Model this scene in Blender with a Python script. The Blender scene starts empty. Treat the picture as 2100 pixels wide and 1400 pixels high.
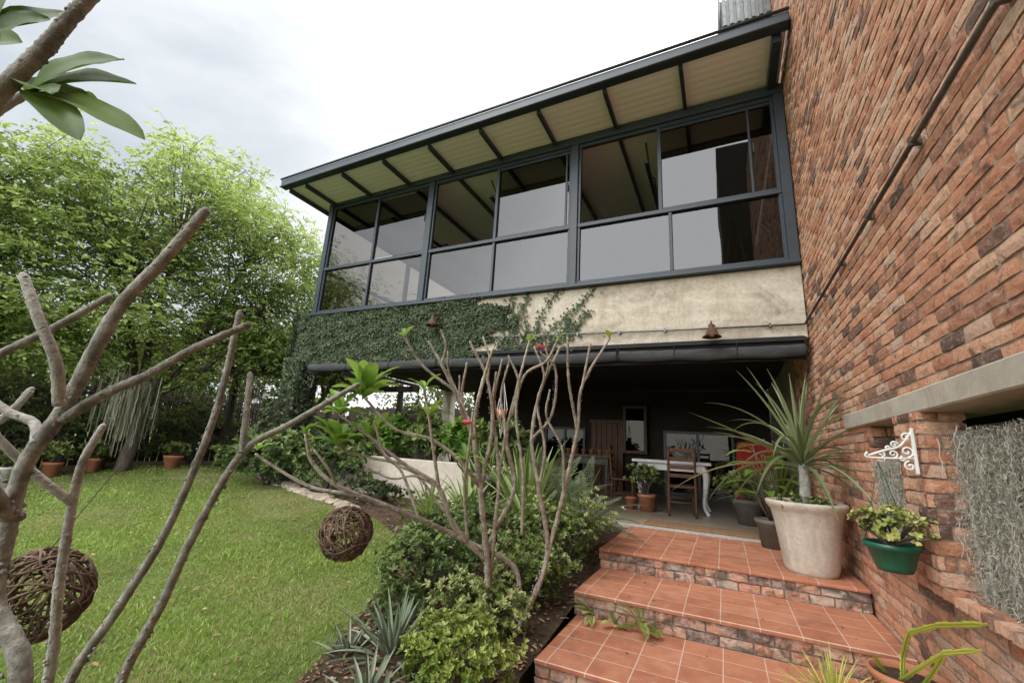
import bpy, math, random
import numpy as np
from mathutils import Vector, Matrix
R=random.Random(7); rng=np.random.default_rng(3)
scene=bpy.context.scene; col=scene.collection
# ------------------------------------------------------------ materials
def nmat(name):
    m=bpy.data.materials.new(name); m.use_nodes=True; nt=m.node_tree
    b=nt.nodes['Principled BSDF']; return m,nt,b
def ramp(nt,stops,src):
    r=nt.nodes.new('ShaderNodeValToRGB'); e=r.color_ramp.elements
    while len(e)<len(stops): e.new(0.5)
    for i,(p,c) in enumerate(stops): e[i].position=p; e[i].color=(*c,1)
    nt.links.new(src,r.inputs[0]); return r.outputs[0]
def coords(nt,stretch=(1,1,1),kind='Object'):
    tc=nt.nodes.new('ShaderNodeTexCoord'); mp=nt.nodes.new('ShaderNodeMapping'); mp.inputs['Scale'].default_value=stretch
    nt.links.new(tc.outputs[kind],mp.inputs[0]); return mp.outputs[0]
def noise(nt,vec,scale,detail=6,rough=.6,dist=0):
    n=nt.nodes.new('ShaderNodeTexNoise'); n.inputs['Scale'].default_value=scale; n.inputs['Detail'].default_value=detail
    n.inputs['Roughness'].default_value=rough; n.inputs['Distortion'].default_value=dist
    nt.links.new(vec,n.inputs['Vector']); return n.outputs[0]
def mixc(nt,a,b,fac,mode='MIX'):
    x=nt.nodes.new('ShaderNodeMix'); x.data_type='RGBA'; x.blend_type=mode
    if isinstance(fac,(int,float)): x.inputs[0].default_value=fac
    else: nt.links.new(fac,x.inputs[0])
    for s,i in ((a,6),(b,7)):
        if isinstance(s,tuple): x.inputs[i].default_value=(*s,1)
        else: nt.links.new(s,x.inputs[i])
    return x.outputs[2]
def attr(nt,n='tint'):
    a=nt.nodes.new('ShaderNodeAttribute'); a.attribute_name=n; return a.outputs['Fac']
def bump(nt,b,h,strength,dist=.01):
    x=nt.nodes.new('ShaderNodeBump'); x.inputs['Strength'].default_value=strength; x.inputs['Distance'].default_value=dist
    nt.links.new(h,x.inputs['Height']); nt.links.new(x.outputs[0],b.inputs['Normal'])
def surf(name,stops,scale=5,rough=.8,bmp=.3,bscale=40,stretch=(1,1,1),spec=.3,metal=0,detail=6,dist=.01,fine=.25,stain=None):
    m,nt,b=nmat(name); v=coords(nt,stretch)
    c=ramp(nt,stops,noise(nt,v,scale,detail))
    n2=noise(nt,coords(nt),bscale,5,.7)
    c=mixc(nt,c,ramp(nt,[(.3,(.55,.55,.55)),(.7,(1.15,1.15,1.15))],n2),fine,'MULTIPLY')
    for st in (stain or []):
        n3=noise(nt,coords(nt,st[2]),st[0],9,.7,.8); c=mixc(nt,c,st[1],ramp(nt,[(.5,(0,0,0)),(.68,(st[3],)*3)],n3))
    nt.links.new(c,b.inputs['Base Color']); b.inputs['Roughness'].default_value=rough
    b.inputs['Specular IOR Level'].default_value=spec; b.inputs['Metallic'].default_value=metal
    if bmp: bump(nt,b,n2,bmp,dist)
    return m
def leafm(name,stops,rough=.45,trans=.3,spec=.4):
    m,nt,b=nmat(name); t=attr(nt)
    c=ramp(nt,stops,t); nt.links.new(c,b.inputs['Base Color']); b.inputs['Roughness'].default_value=rough
    b.inputs['Specular IOR Level'].default_value=spec
    tr=nt.nodes.new('ShaderNodeBsdfTranslucent'); nt.links.new(mixc(nt,c,(.5,.6,.1),.25),tr.inputs[0])
    mx=nt.nodes.new('ShaderNodeMixShader'); mx.inputs[0].default_value=trans
    nt.links.new(b.outputs[0],mx.inputs[1]); nt.links.new(tr.outputs[0],mx.inputs[2])
    nt.links.new(mx.outputs[0],nt.nodes['Material Output'].inputs[0]); return m
def brickm(name,dirty=0.0):
    m,nt,b=nmat(name); t=attr(nt); v=coords(nt)
    c=ramp(nt,[(0,(.14,.09,.075)),(.1,(.30,.16,.115)),(.3,(.52,.235,.14)),(.6,(.62,.31,.19)),(.85,(.67,.40,.27)),(1,(.58,.41,.31))],t)
    n1=noise(nt,v,8,9,.75,.9); c=mixc(nt,c,(.095,.065,.056),ramp(nt,[(.53,(0,0,0)),(.64,(.8,.8,.8))],n1))
    n5=noise(nt,coords(nt,(1,1,2)),16,7,.75,.4); c=mixc(nt,c,(.70,.53,.42),ramp(nt,[(.52,(0,0,0)),(.68,(.55,.55,.55))],n5))
    n2=noise(nt,v,60,6,.78); c=mixc(nt,c,ramp(nt,[(.3,(.5,.47,.45)),(.52,(1,1,1)),(.8,(1.3,1.27,1.22))],n2),.7,'MULTIPLY')
    if dirty:
        n3=noise(nt,v,6,8,.75); c=mixc(nt,c,(.5,.45,.4),ramp(nt,[(.45,(0,0,0)),(.6,(dirty,)*3)],n3))
        n4=noise(nt,v,5,7,.72,1); c=mixc(nt,c,(.06,.053,.044),ramp(nt,[(.47,(0,0,0)),(.6,(dirty,)*3)],n4))
    nt.links.new(c,b.inputs['Base Color']); b.inputs['Roughness'].default_value=.85; b.inputs['Specular IOR Level'].default_value=.2
    bump(nt,b,n2,.9,.012); return m
M={}
M['brick']=brickm('clinker_brick'); M['brickd']=brickm('stained_brick',.8)
M['mortar']=surf('mortar',[(.3,(.22,.17,.135)),(.7,(.40,.32,.26))],8,.95,.6,60)
M['conc']=surf('board_concrete',[(.25,(.34,.29,.22)),(.42,(.46,.41,.33)),(.6,(.55,.50,.41)),(.8,(.62,.58,.50))],2.6,.85,.3,25,stretch=(.5,1,2.6),detail=12,fine=.55,stain=[(2.0,(.22,.18,.13),(.8,1,1.0),.75),(1.2,(.3,.25,.18),(3.5,1,.35),.65),(5,(.66,.62,.55),(1,1,1),.5)])
M['conclt']=surf('pale_concrete',[(.3,(.36,.32,.27)),(.7,(.52,.48,.41))],2.5,.85,.25,30,stain=[(3,(.22,.19,.15),(1,1,1),.6)])
M['urn']=surf('limewashed_concrete',[(.3,(.38,.33,.26)),(.5,(.55,.50,.42)),(.75,(.66,.62,.55))],3,.8,.3,30,stretch=(1,1,.4),detail=8,fine=.5,stain=[(3,(.33,.28,.2),(2,2,.5),.5)])
M['steel']=surf('charcoal_painted_steel',[(.3,(.020,.031,.043)),(.7,(.03,.044,.058))],3,.42,.05,80,spec=.5,fine=.15)
M['galv']=surf('galvanised_steel',[(.3,(.10,.11,.11)),(.7,(.19,.2,.2))],20,.4,.1,80,metal=.6)
M['darkpipe']=surf('weathered_pipe',[(.3,(.05,.042,.038)),(.7,(.13,.11,.1))],12,.6,.2,60)
M['soffit']=surf('cream_roof_sheet',[(.3,(.88,.84,.88)),(.7,(.91,.88,.92))],1.5,.6,.05,20,fine=.05)
M['plaster']=surf('beige_plaster',[(.3,(.55,.46,.34)),(.7,(.65,.56,.42))],1.5,.9,.1,30)
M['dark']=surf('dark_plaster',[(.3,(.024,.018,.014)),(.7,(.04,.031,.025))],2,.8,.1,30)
M['floor']=surf('polished_concrete',[(.3,(.3,.25,.19)),(.7,(.42,.36,.29))],2,.35,.05,30,spec=.5)
M['fabric']=surf('grey_canvas',[(.3,(.035,.037,.038)),(.7,(.065,.067,.069))],4,.85,.5,7,stretch=(1,3,3),dist=.03,spec=.2)
M['black']=surf('black_canvas',[(.3,(.012,.012,.014)),(.7,(.02,.02,.022))],4,.7,.2,20)
M['rust']=surf('rusty_iron',[(.3,(.05,.028,.018)),(.7,(.13,.07,.04))],14,.8,.3,60)
M['white']=surf('white_paint',[(.3,(.68,.67,.64)),(.7,(.8,.79,.77))],6,.5,.1,60)
M['terra']=surf('terracotta',[(.3,(.32,.12,.06)),(.7,(.45,.2,.11))],8,.8,.1,50)
M['green_p']=surf('green_plastic',[(.3,(.008,.085,.05)),(.7,(.014,.12,.072))],8,.4,.05,50,spec=.5)
M['greyp']=surf('grey_pot',[(.3,(.09,.08,.07)),(.7,(.16,.14,.12))],8,.6,.1,50)
M['soil']=surf('soil',[(.3,(.035,.022,.014)),(.6,(.10,.065,.042)),(.8,(.2,.13,.085))],16,1,1,60,dist=.03)
M['wood']=surf('dark_wood',[(.3,(.07,.035,.018)),(.7,(.15,.075,.036))],5,.5,.1,40,stretch=(6,6,1))
M['owood']=surf('orange_wood',[(.3,(.32,.11,.03)),(.7,(.45,.18,.06))],5,.5,.1,40,stretch=(6,6,1))
M['red']=surf('red_cloth',[(.3,(.3,.012,.012)),(.7,(.4,.025,.025))],5,.8,.1,40)
M['coir']=surf('coir_mat',[(.3,(.18,.11,.06)),(.7,(.33,.2,.11))],30,1,.8,90)
M['pebble']=surf('white_pebbles',[(.35,(.25,.24,.21)),(.55,(.68,.66,.62))],60,.8,1,60,detail=2,dist=.02)
M['rock']=surf('garden_rock',[(.3,(.2,.16,.12)),(.7,(.4,.34,.27))],5,.9,.7,20,dist=.03)
M['fence']=surf('weathered_pole',[(.3,(.022,.017,.013)),(.7,(.06,.048,.036))],5,.9,.5,40,stretch=(6,6,.6))
M['bark']=surf('tree_bark',[(.3,(.05,.04,.032)),(.7,(.14,.12,.095))],6,.9,.8,30,stretch=(3,3,1),dist=.02)
M['frang']=surf('frangipani_bark',[(.25,(.14,.13,.11)),(.5,(.28,.265,.225)),(.75,(.46,.44,.39))],16,.8,1,60,stretch=(2,2,2),dist=.008,fine=.8,stain=[(7,(.09,.08,.066),(1,1,1),.75)])
M['frangp']=surf('pale_frangipani_bark',[(.25,(.28,.265,.23)),(.5,(.45,.435,.39)),(.75,(.58,.565,.52))],16,.8,1,60,dist=.008,fine=.8,stain=[(8,(.16,.145,.12),(1,1,1),.7)])
M['frang2']=surf('warm_frangipani_bark',[(.25,(.18,.155,.12)),(.5,(.38,.335,.27)),(.75,(.58,.54,.46))],18,.8,1,50,dist=.012,fine=.8,stain=[(7,(.12,.095,.068),(1,1,1),.7)])
M['twig']=surf('woven_twig',[(.3,(.055,.036,.026)),(.7,(.22,.15,.10))],20,.8,.4,80)
M['groundgreen']=surf('turf',[(.3,(.07,.085,.025)),(.5,(.12,.165,.035)),(.7,(.2,.17,.08))],1.3,1,.8,60,dist=.02,fine=.6)
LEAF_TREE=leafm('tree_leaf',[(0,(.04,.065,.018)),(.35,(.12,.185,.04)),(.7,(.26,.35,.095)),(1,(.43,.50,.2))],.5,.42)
LEAF_WOOD=leafm('woodland_leaf',[(0,(.015,.026,.01)),(.5,(.05,.08,.022)),(1,(.12,.16,.055))],.5,.3)
LEAF_DARK=leafm('dark_leaf',[(0,(.012,.022,.01)),(.5,(.03,.052,.018)),(1,(.08,.115,.036))],.5,.25)
LEAF_IVY=leafm('ivy_leaf',[(0,(.022,.032,.019)),(.5,(.055,.08,.042)),(1,(.13,.165,.09))],.5,.12,.3)
LEAF_CYC=leafm('dusty_frond',[(0,(.06,.085,.05)),(.5,(.15,.19,.11)),(1,(.29,.34,.22))],.5,.2)
LEAF_SHRUB=leafm('shrub_leaf',[(0,(.04,.07,.018)),(.4,(.12,.175,.045)),(.8,(.26,.33,.11)),(1,(.43,.45,.21))],.4,.28)
LEAF_SHRUBD=leafm('deep_shrub_leaf',[(0,(.025,.048,.016)),(.5,(.085,.135,.04)),(1,(.22,.28,.10))],.4,.25)
LEAF_BRIGHT=leafm('bright_shrub_leaf',[(0,(.05,.09,.018)),(.5,(.21,.29,.05)),(1,(.44,.49,.16))],.4,.28)
LEAF_FRANG=leafm('frangipani_leaf',[(0,(.05,.13,.018)),(.5,(.11,.24,.035)),(1,(.27,.41,.08))],.35,.35,.4)
LEAF_BIG=leafm('waxy_leaf',[(0,(.03,.065,.016)),(.5,(.075,.14,.033)),(1,(.15,.235,.06))],.5,.35,.2)
LEAF_ALOE=leafm('aloe_leaf',[(0,(.07,.105,.045)),(.5,(.15,.20,.09)),(1,(.30,.345,.18))],.45,.08)
LEAF_GREY=leafm('grey_aloe_leaf',[(0,(.07,.095,.06)),(.5,(.155,.195,.13)),(1,(.31,.35,.25))],.5,.06,.3)
LEAF_ALOEG=leafm('green_aloe_leaf',[(0,(.07,.12,.03)),(.5,(.16,.23,.055)),(1,(.32,.38,.13))],.4,.12)
LEAF_YELL=leafm('yellow_green_stem',[(0,(.22,.25,.04)),(.5,(.45,.47,.09)),(1,(.6,.6,.18))],.4,.15)
LEAF_JADE=leafm('jade_leaf',[(0,(.10,.13,.03)),(.5,(.28,.31,.08)),(1,(.52,.5,.2))],.35,.15)
GRASS=leafm('grass_blade',[(0,(.36,.29,.17)),(.18,(.24,.25,.09)),(.4,(.135,.215,.04)),(.75,(.235,.345,.068)),(1,(.39,.48,.15))],.55,.4)
MOSS=leafm('hanging_moss',[(0,(.24,.23,.195)),(.5,(.42,.405,.35)),(1,(.6,.58,.52))],.9,.25,.1)
MOSSD=leafm('shaded_moss',[(0,(.11,.112,.085)),(.5,(.22,.22,.17)),(1,(.36,.36,.29))],.9,.2,.1)
PINK=leafm('pink_petal',[(0,(.7,.03,.12)),(1,(.8,.1,.25))],.5,.3)
def tilem():
    m,nt,b=nmat('terracotta_tile'); tc=nt.nodes.new('ShaderNodeTexCoord')
    br=nt.nodes.new('ShaderNodeTexBrick'); br.offset=0; br.inputs['Scale'].default_value=1
    br.inputs['Brick Width'].default_value=.245; br.inputs['Row Height'].default_value=.217; br.inputs['Mortar Size'].default_value=.0035
    br.inputs['Mortar Smooth'].default_value=.2; br.inputs['Bias'].default_value=0
    br.inputs['Color1'].default_value=(.42,.175,.10,1); br.inputs['Color2'].default_value=(.35,.135,.075,1); br.inputs['Mortar'].default_value=(.52,.40,.32,1)
    nt.links.new(tc.outputs['Object'],br.inputs['Vector'])
    n=noise(nt,tc.outputs['Object'],3.5,8,.7); n2=noise(nt,tc.outputs['Object'],45,5,.7)
    c=mixc(nt,br.outputs[0],ramp(nt,[(.3,(.65,.65,.65)),(.5,(1,1,1)),(.75,(1.15,1.15,1.15))],n),.75,'MULTIPLY')
    n6=noise(nt,tc.outputs['Object'],7,9,.75,.5); c=mixc(nt,c,(.46,.32,.24),ramp(nt,[(.5,(0,0,0)),(.7,(.4,.4,.4))],n6))
    n7=noise(nt,tc.outputs['Object'],2.6,9,.78,.5); c=mixc(nt,c,(.13,.075,.055),ramp(nt,[(.55,(0,0,0)),(.7,(.45,.45,.45))],n7))
    c=mixc(nt,c,(.5,.4,.34),ramp(nt,[(.62,(0,0,0)),(.75,(.3,.3,.3))],n2))
    nt.links.new(c,b.inputs['Base Color']); b.inputs['Roughness'].default_value=.75; b.inputs['Specular IOR Level'].default_value=.2
    bump(nt,b,br.outputs['Fac'],-.4,.004); return m
M['tile']=tilem()
def glassm(name,tint,refl,rcol=(.9,.92,.95)):
    m=bpy.data.materials.new(name); m.use_nodes=True; nt=m.node_tree; nt.nodes.remove(nt.nodes['Principled BSDF'])
    t=nt.nodes.new('ShaderNodeBsdfTransparent'); t.inputs[0].default_value=(*tint,1)
    g=nt.nodes.new('ShaderNodeBsdfGlossy'); g.inputs[0].default_value=(*rcol,1); g.inputs['Roughness'].default_value=.0
    v=coords(nt); n=noise(nt,v,1.1,2); b=nt.nodes.new('ShaderNodeBump'); b.inputs['Strength'].default_value=.03; b.inputs['Distance'].default_value=.05
    nt.links.new(n,b.inputs['Height']); nt.links.new(b.outputs[0],g.inputs['Normal'])
    mx=nt.nodes.new('ShaderNodeMixShader'); mx.inputs[0].default_value=refl
    nt.links.new(t.outputs[0],mx.inputs[1]); nt.links.new(g.outputs[0],mx.inputs[2]); nt.links.new(mx.outputs[0],nt.nodes['Material Output'].inputs[0]); return m
M['glass']=glassm('tinted_reflective_glass',(.13,.115,.095),.08)
M['dglass']=glassm('dark_door_glass',(.03,.03,.03),.02,(.95,.9,.8))
# ------------------------------------------------------------ mesh builder
def nrm(a): return a/np.maximum(np.linalg.norm(a,axis=-1,keepdims=True),1e-9)
class MB:
    def __init__(s): s.n=0; s.V=[]; s.L=[]; s.T=[]; s.t=[]; s.m=[]; s.sm=[]
    def add(s,V,F,t=.5,mi=0,smooth=False):
        V=np.asarray(V,float).reshape(-1,3); k=len(F)
        s.V.append(V)
        if isinstance(F,np.ndarray):
            s.L.append((F+s.n).reshape(-1)); s.T.append(np.full(k,F.shape[1]))
        else:
            s.L.append(np.array([i+s.n for f in F for i in f])); s.T.append(np.array([len(f) for f in F]))
        s.t.append(np.broadcast_to(np.asarray(t,float),(k,)).copy()); s.m.append(np.full(k,mi)); s.sm.append(np.full(k,smooth)); s.n+=len(V)
    def box(s,x0,x1,y0,y1,z0,z1,t=.5,mi=0):
        V=[(x,y,z) for z in (z0,z1) for y in (y0,y1) for x in (x0,x1)]
        s.add(V,[(0,2,3,1),(4,5,7,6),(0,1,5,4),(2,6,7,3),(0,4,6,2),(1,3,7,5)],t,mi)
    def bbox(s,x0,x1,y0,y1,z0,z1,b=.008,t=.5,mi=0):
        V=[];idx={}
        for i,x in enumerate((x0,x1)):
            for j,y in enumerate((y0,y1)):
                for k,z in enumerate((z0,z1)):
                    dx=b if i==0 else -b; dy=b if j==0 else -b; dz=b if k==0 else -b
                    for a,p in enumerate(((x,y+dy,z+dz),(x+dx,y,z+dz),(x+dx,y+dy,z))):
                        idx[(i,j,k,a)]=len(V); V.append(p)
        F=[]
        for i in (0,1):
            F.append([idx[(i,j,k,0)] for j,k in ((0,0),(1,0),(1,1),(0,1))][::1 if i else -1])
            F.append([idx[(j,i,k,1)] for j,k in ((0,0),(0,1),(1,1),(1,0))][::1 if i else -1])
            F.append([idx[(j,k,i,2)] for j,k in ((0,0),(1,0),(1,1),(0,1))][::1 if i else -1])
        for i in (0,1):
            for j in (0,1):
                F.append([idx[(i,j,0,0)],idx[(i,j,1,0)],idx[(i,j,1,1)],idx[(i,j,0,1)]])
                F.append([idx[(i,0,j,0)],idx[(i,1,j,0)],idx[(i,1,j,2)],idx[(i,0,j,2)]])
                F.append([idx[(0,i,j,1)],idx[(1,i,j,1)],idx[(1,i,j,2)],idx[(0,i,j,2)]])
                for k in (0,1): F.append([idx[(i,j,k,0)],idx[(i,j,k,1)],idx[(i,j,k,2)]])
        s.add(V,F,t,mi)
    def tube(s,P,r,n=8,sub=0,t=.5,mi=0,knob=0,smooth=True):
        P=[np.array(p,float) for p in P]; k=len(P); r=[r]*k if isinstance(r,(int,float)) else list(r)
        if len(r)==2 and k>2: r=[r[0]+(r[1]-r[0])*i/(k-1) for i in range(k)]
        if sub and k>1:
            Q=[];q=[]
            for i in range(k-1):
                p0=P[i-1] if i else 2*P[0]-P[1]; p1=P[i];p2=P[i+1];p3=P[i+2] if i+2<k else 2*P[-1]-P[-2]
                for j in range(sub):
                    u=j/sub; Q.append(.5*((2*p1)+(-p0+p2)*u+(2*p0-5*p1+4*p2-p3)*u*u+(-p0+3*p1-3*p2+p3)*u**3)); q.append(r[i]+(r[i+1]-r[i])*u)
            Q.append(P[-1]); q.append(r[-1]); P=Q; r=q; k=len(P)
        if knob: r=[a*(1+R.uniform(-knob,knob)+(knob if i%3==0 else 0)) for i,a in enumerate(r)]
        P=np.array(P); T=np.gradient(P,axis=0); T=nrm(T)
        a=np.array([0,0,1.]) if abs(T[0][2])<.9 else np.array([1.,0,0]); X=nrm(np.cross(T[0],a)); V=[]
        for i in range(k):
            X=X-T[i]*np.dot(X,T[i]); X=nrm(X); Y=np.cross(T[i],X)
            for j in range(n):
                an=2*math.pi*j/n; rr=r[i]*(1+(R.uniform(-knob,knob)*.7 if knob else 0)); V.append(P[i]+rr*(X*math.cos(an)+Y*math.sin(an)))
        F=[(i*n+j,i*n+(j+1)%n,(i+1)*n+(j+1)%n,(i+1)*n+j) for i in range(k-1) for j in range(n)]
        F.append(tuple(range(n-1,-1,-1))); F.append(tuple((k-1)*n+j for j in range(n)))
        s.add(V,F,t,mi,smooth)
    def lathe(s,prof,c,n=28,t=.5,mi=0,smooth=True,wob=0):
        V=[];k=len(prof)
        for r,z in prof:
            for j in range(n):
                an=2*math.pi*j/n; rr=r*(1+R.uniform(-wob,wob)); V.append((c[0]+rr*math.cos(an),c[1]+rr*math.sin(an),c[2]+z))
        F=[(i*n+j,i*n+(j+1)%n,(i+1)*n+(j+1)%n,(i+1)*n+j) for i in range(k-1) for j in range(n)]
        s.add(V,F,t,mi,smooth)
    def leaves(s,B,D,U,L,W,t,mi=0,droop=.12,fold=.15):
        B=np.asarray(B);N=len(B); D=nrm(np.asarray(D)); S=nrm(np.cross(D,U)); Nn=np.cross(S,D)
        L=np.broadcast_to(L,(N,)).reshape(-1,1); W=np.broadcast_to(W,(N,)).reshape(-1,1)
        tip=B+D*L-Nn*L*droop; V=np.stack([B,B+D*.3*L+S*.42*W+Nn*fold*W,B+D*.7*L+S*.4*W+Nn*(fold*W-.05*L),tip,B+D*.7*L-S*.4*W+Nn*(fold*W-.05*L),B+D*.3*L-S*.42*W+Nn*fold*W],1)
        b=np.arange(N)[:,None]*6; F=np.concatenate([b+np.array([[0,1,2,3]]),b+np.array([[0,3,4,5]])],1).reshape(-1,4)
        s.add(V,F,np.repeat(np.clip(t,0,1) if np.ndim(t) else np.full(N,t),2),mi)
    def rosettes(s,C,D,n,L,W,spread=(.4,1.3),t=None,mi=0):
        C=np.asarray(C);D=nrm(np.asarray(D));m=len(C); C2=np.repeat(C,n,0);D2=np.repeat(D,n,0)
        a=nrm(rng.normal(size=(m*n,3))); Pp=nrm(np.cross(D2,a)); th=rng.uniform(*spread,m*n)[:,None]
        d=np.cos(th)*D2+np.sin(th)*Pp
        tt=np.repeat(t if t is not None else rng.uniform(.2,.8,m),n)+rng.normal(0,.13,m*n)-(th[:,0]-.8)*.15
        s.leaves(C2,d,D2+.01,L*rng.uniform(.7,1.25,m*n),W*rng.uniform(.8,1.2,m*n),tt,mi)
    def strap(s,B,D,L,W,droop,t=.5,mi=0,seg=8,chan=.25,tipk=.05,side=None):
        B=np.array(B,float);D=nrm(np.array(D,float)); up=np.array([0,0,1.]); S=np.cross(D,up) if side is None else np.array(side,float)
        S=nrm(S) if np.linalg.norm(S)>1e-3 else np.array([1.,0,0]); V=[];p=B.copy();d=D.copy()
        for i in range(seg+1):
            u=i/seg; w=W*(.75+.5*u if u<.35 else 1-(((u-.35)/.65)**1.6)*(1-tipk))*.5
            nn=nrm(np.cross(S,d)); V+= [p+S*w+nn*chan*w*2,p-nn*0,p-S*w+nn*chan*w*2]
            d=nrm(d-up*droop/seg); p=p+d*L/seg
        F=[]
        for i in range(seg):
            a=i*3; F+=[(a,a+1,a+4,a+3),(a+1,a+2,a+5,a+4)]
        s.add(V,F,t,mi,False)
WL={}
def reg(o,parent,loc,label=None,category=None,group=None,kind=None):
    WL[o]=Vector(loc); col.objects.link(o)
    if parent: o.parent=parent; o.location=Vector(loc)-WL[parent]
    else: o.location=loc
    if label: o['label']=label
    if category: o['category']=category
    if group: o['group']=group
    if kind: o['kind']=kind
    return o
def build(mb,name,mats,parent=None,loc=None,**kw):
    V=np.concatenate(mb.V); mats=mats if isinstance(mats,list) else [mats]
    if loc is None: loc=((V[:,0].min()+V[:,0].max())/2,(V[:,1].min()+V[:,1].max())/2,V[:,2].min())
    me=bpy.data.meshes.new(name); L=np.concatenate(mb.L).astype(np.int32); T=np.concatenate(mb.T)
    me.vertices.add(len(V)); me.vertices.foreach_set('co',(V-np.array(loc)).astype(np.float32).reshape(-1))
    me.loops.add(len(L)); me.loops.foreach_set('vertex_index',L); me.polygons.add(len(T))
    st=np.concatenate([[0],np.cumsum(T)[:-1]]).astype(np.int32); me.polygons.foreach_set('loop_start',st)
    me.polygons.foreach_set('material_index',np.concatenate(mb.m).astype(np.int32)); me.polygons.foreach_set('use_smooth',np.concatenate(mb.sm).astype(bool))
    for m in mats: me.materials.append(m)
    a=me.attributes.new('tint','FLOAT','FACE'); a.data.foreach_set('value',np.concatenate(mb.t).astype(np.float32))
    me.update(calc_edges=True); me.validate()
    return reg(bpy.data.objects.new(name,me),parent,loc,**kw)
def empty(name,loc,**kw): 
    o=bpy.data.objects.new(name,None); o.empty_display_size=.2; return reg(o,None,loc,**kw)
def bricks(mb,O,U,V,N,L,H,holes=(),bw=.225,bh=.062,gap=.013,dep=.015,jit=.0024,mi=0,dark=.1):
    O,U,V,N=[np.array(a,float) for a in (O,U,V,N)]; row=0; v=0
    while v<H-.03:
        h=min(bh,H-v); iv=[(0,L)]
        for (a,b,c,d) in holes:
            if v+h*.5>c and v+h*.5<d:
                q=[]
                for (p0,p1) in iv:
                    if b<=p0 or a>=p1: q.append((p0,p1))
                    else:
                        if a>p0: q.append((p0,a))
                        if b<p1: q.append((b,p1))
                iv=q
        off=(row%2)*.5*(bw+gap)+R.uniform(-.02,.02)
        for (p0,p1) in iv:
            u=math.floor((p0-off)/(bw+gap))*(bw+gap)+off
            while u<p1:
                a=max(u,p0); b=min(u+bw,p1)
                if b-a>.03: one(mb,O,U,V,N,a,b,v,v+h,dep,jit,mi,dark)
                u+=bw+gap
        v+=bh+gap; row+=1
def one(mb,O,U,V,N,a,b,v0,v1,dep,jit,mi,dark):
    nx,ny=5,3; P=[]; tl=R.uniform(-jit,jit); tw=R.uniform(-jit,jit)*.8; base=dep+R.uniform(-jit,jit)
    j=lambda k=.0022:R.uniform(-k,k)
    for y in range(ny):
        for x in range(nx):
            fx=x/(nx-1); fy=y/(ny-1); edge=(x in(0,nx-1))+(y in (0,ny-1))
            d=base-edge*.003+tl*(fy-.5)+tw*(fx-.5)+j(.002)
            P.append(O+U*(a+(b-a)*fx+j(.003))+V*(v0+(v1-v0)*fy+j(.0032))+N*d)
    per=[0,1,2,3,4,9,14,13,12,11,10,5]
    for i in per: P.append(P[i]-N*(dep+.01))
    F=[(y*nx+x,y*nx+x+1,(y+1)*nx+x+1,(y+1)*nx+x) for y in range(ny-1) for x in range(nx-1)]
    for i in range(12): k=(i+1)%12; F.append((per[k],per[i],15+i,15+k))
    t=R.random(); t=R.uniform(0,.1) if t<dark else R.uniform(.15,1)
    mb.add(P,F,t,mi)
# ------------------------------------------------------------ ground
FL=-.93
def gz(y): return np.interp(y,[1,6],[-1.5,-.97])
def sheet(name,pts_fn,nx,ny,mat,label=None,kind='structure'):
    mb=MB(); V=[pts_fn(i/nx,j/ny) for j in range(ny+1) for i in range(nx+1)]
    F=[(j*(nx+1)+i,j*(nx+1)+i+1,(j+1)*(nx+1)+i+1,(j+1)*(nx+1)+i) for j in range(ny) for i in range(nx)]
    mb.add(V,F,.5,0,True); return build(mb,name,mat,kind=kind)
mb=MB(); ys=[-400,-60,-10,-1,1,2,3,4,5,6,6.4,8,14,60,400]; xs=[-400,-60,-20,-14,-10,-6,-2,-1.3,-1.1,.9,3,10,60,400]
V=[(x,y,float(gz(y)) if not (-1.2<x<4 and y<7) else -1.75) for y in ys for x in xs]; nx=len(xs)
mb.add(V,[(j*nx+i,j*nx+i+1,(j+1)*nx+i+1,(j+1)*nx+i) for j in range(len(ys)-1) for i in range(nx-1)])
build(mb,'ground',M['groundgreen'],kind='structure')
bedy=[-1,1.2,2.2,2.9,3.5,4.3,5.0,5.4,5.7,6.4]; bedx=[-1.9,-2.05,-2.3,-2.55,-2.85,-3.3,-4.4,-5.6,-6.6,-8.6]
def bx(y): return np.interp(y,bedy,bedx)
sheet('garden_bed',lambda u,v:(bx(-1+v*7.4)+(-1.14-bx(-1+v*7.4))*u,-1+v*7.4,float(gz(-1+v*7.4))+.012+.05*math.sin(u*math.pi)*(1 if v<.98 else 0)),12,40,M['soil'])
sheet('fence_side_bed',lambda u,v:(-14.2+1.4*u,-3+20*v,float(gz(-3+20*v))+.012+.04*math.sin(u*3.14)),6,30,M['soil'])
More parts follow.
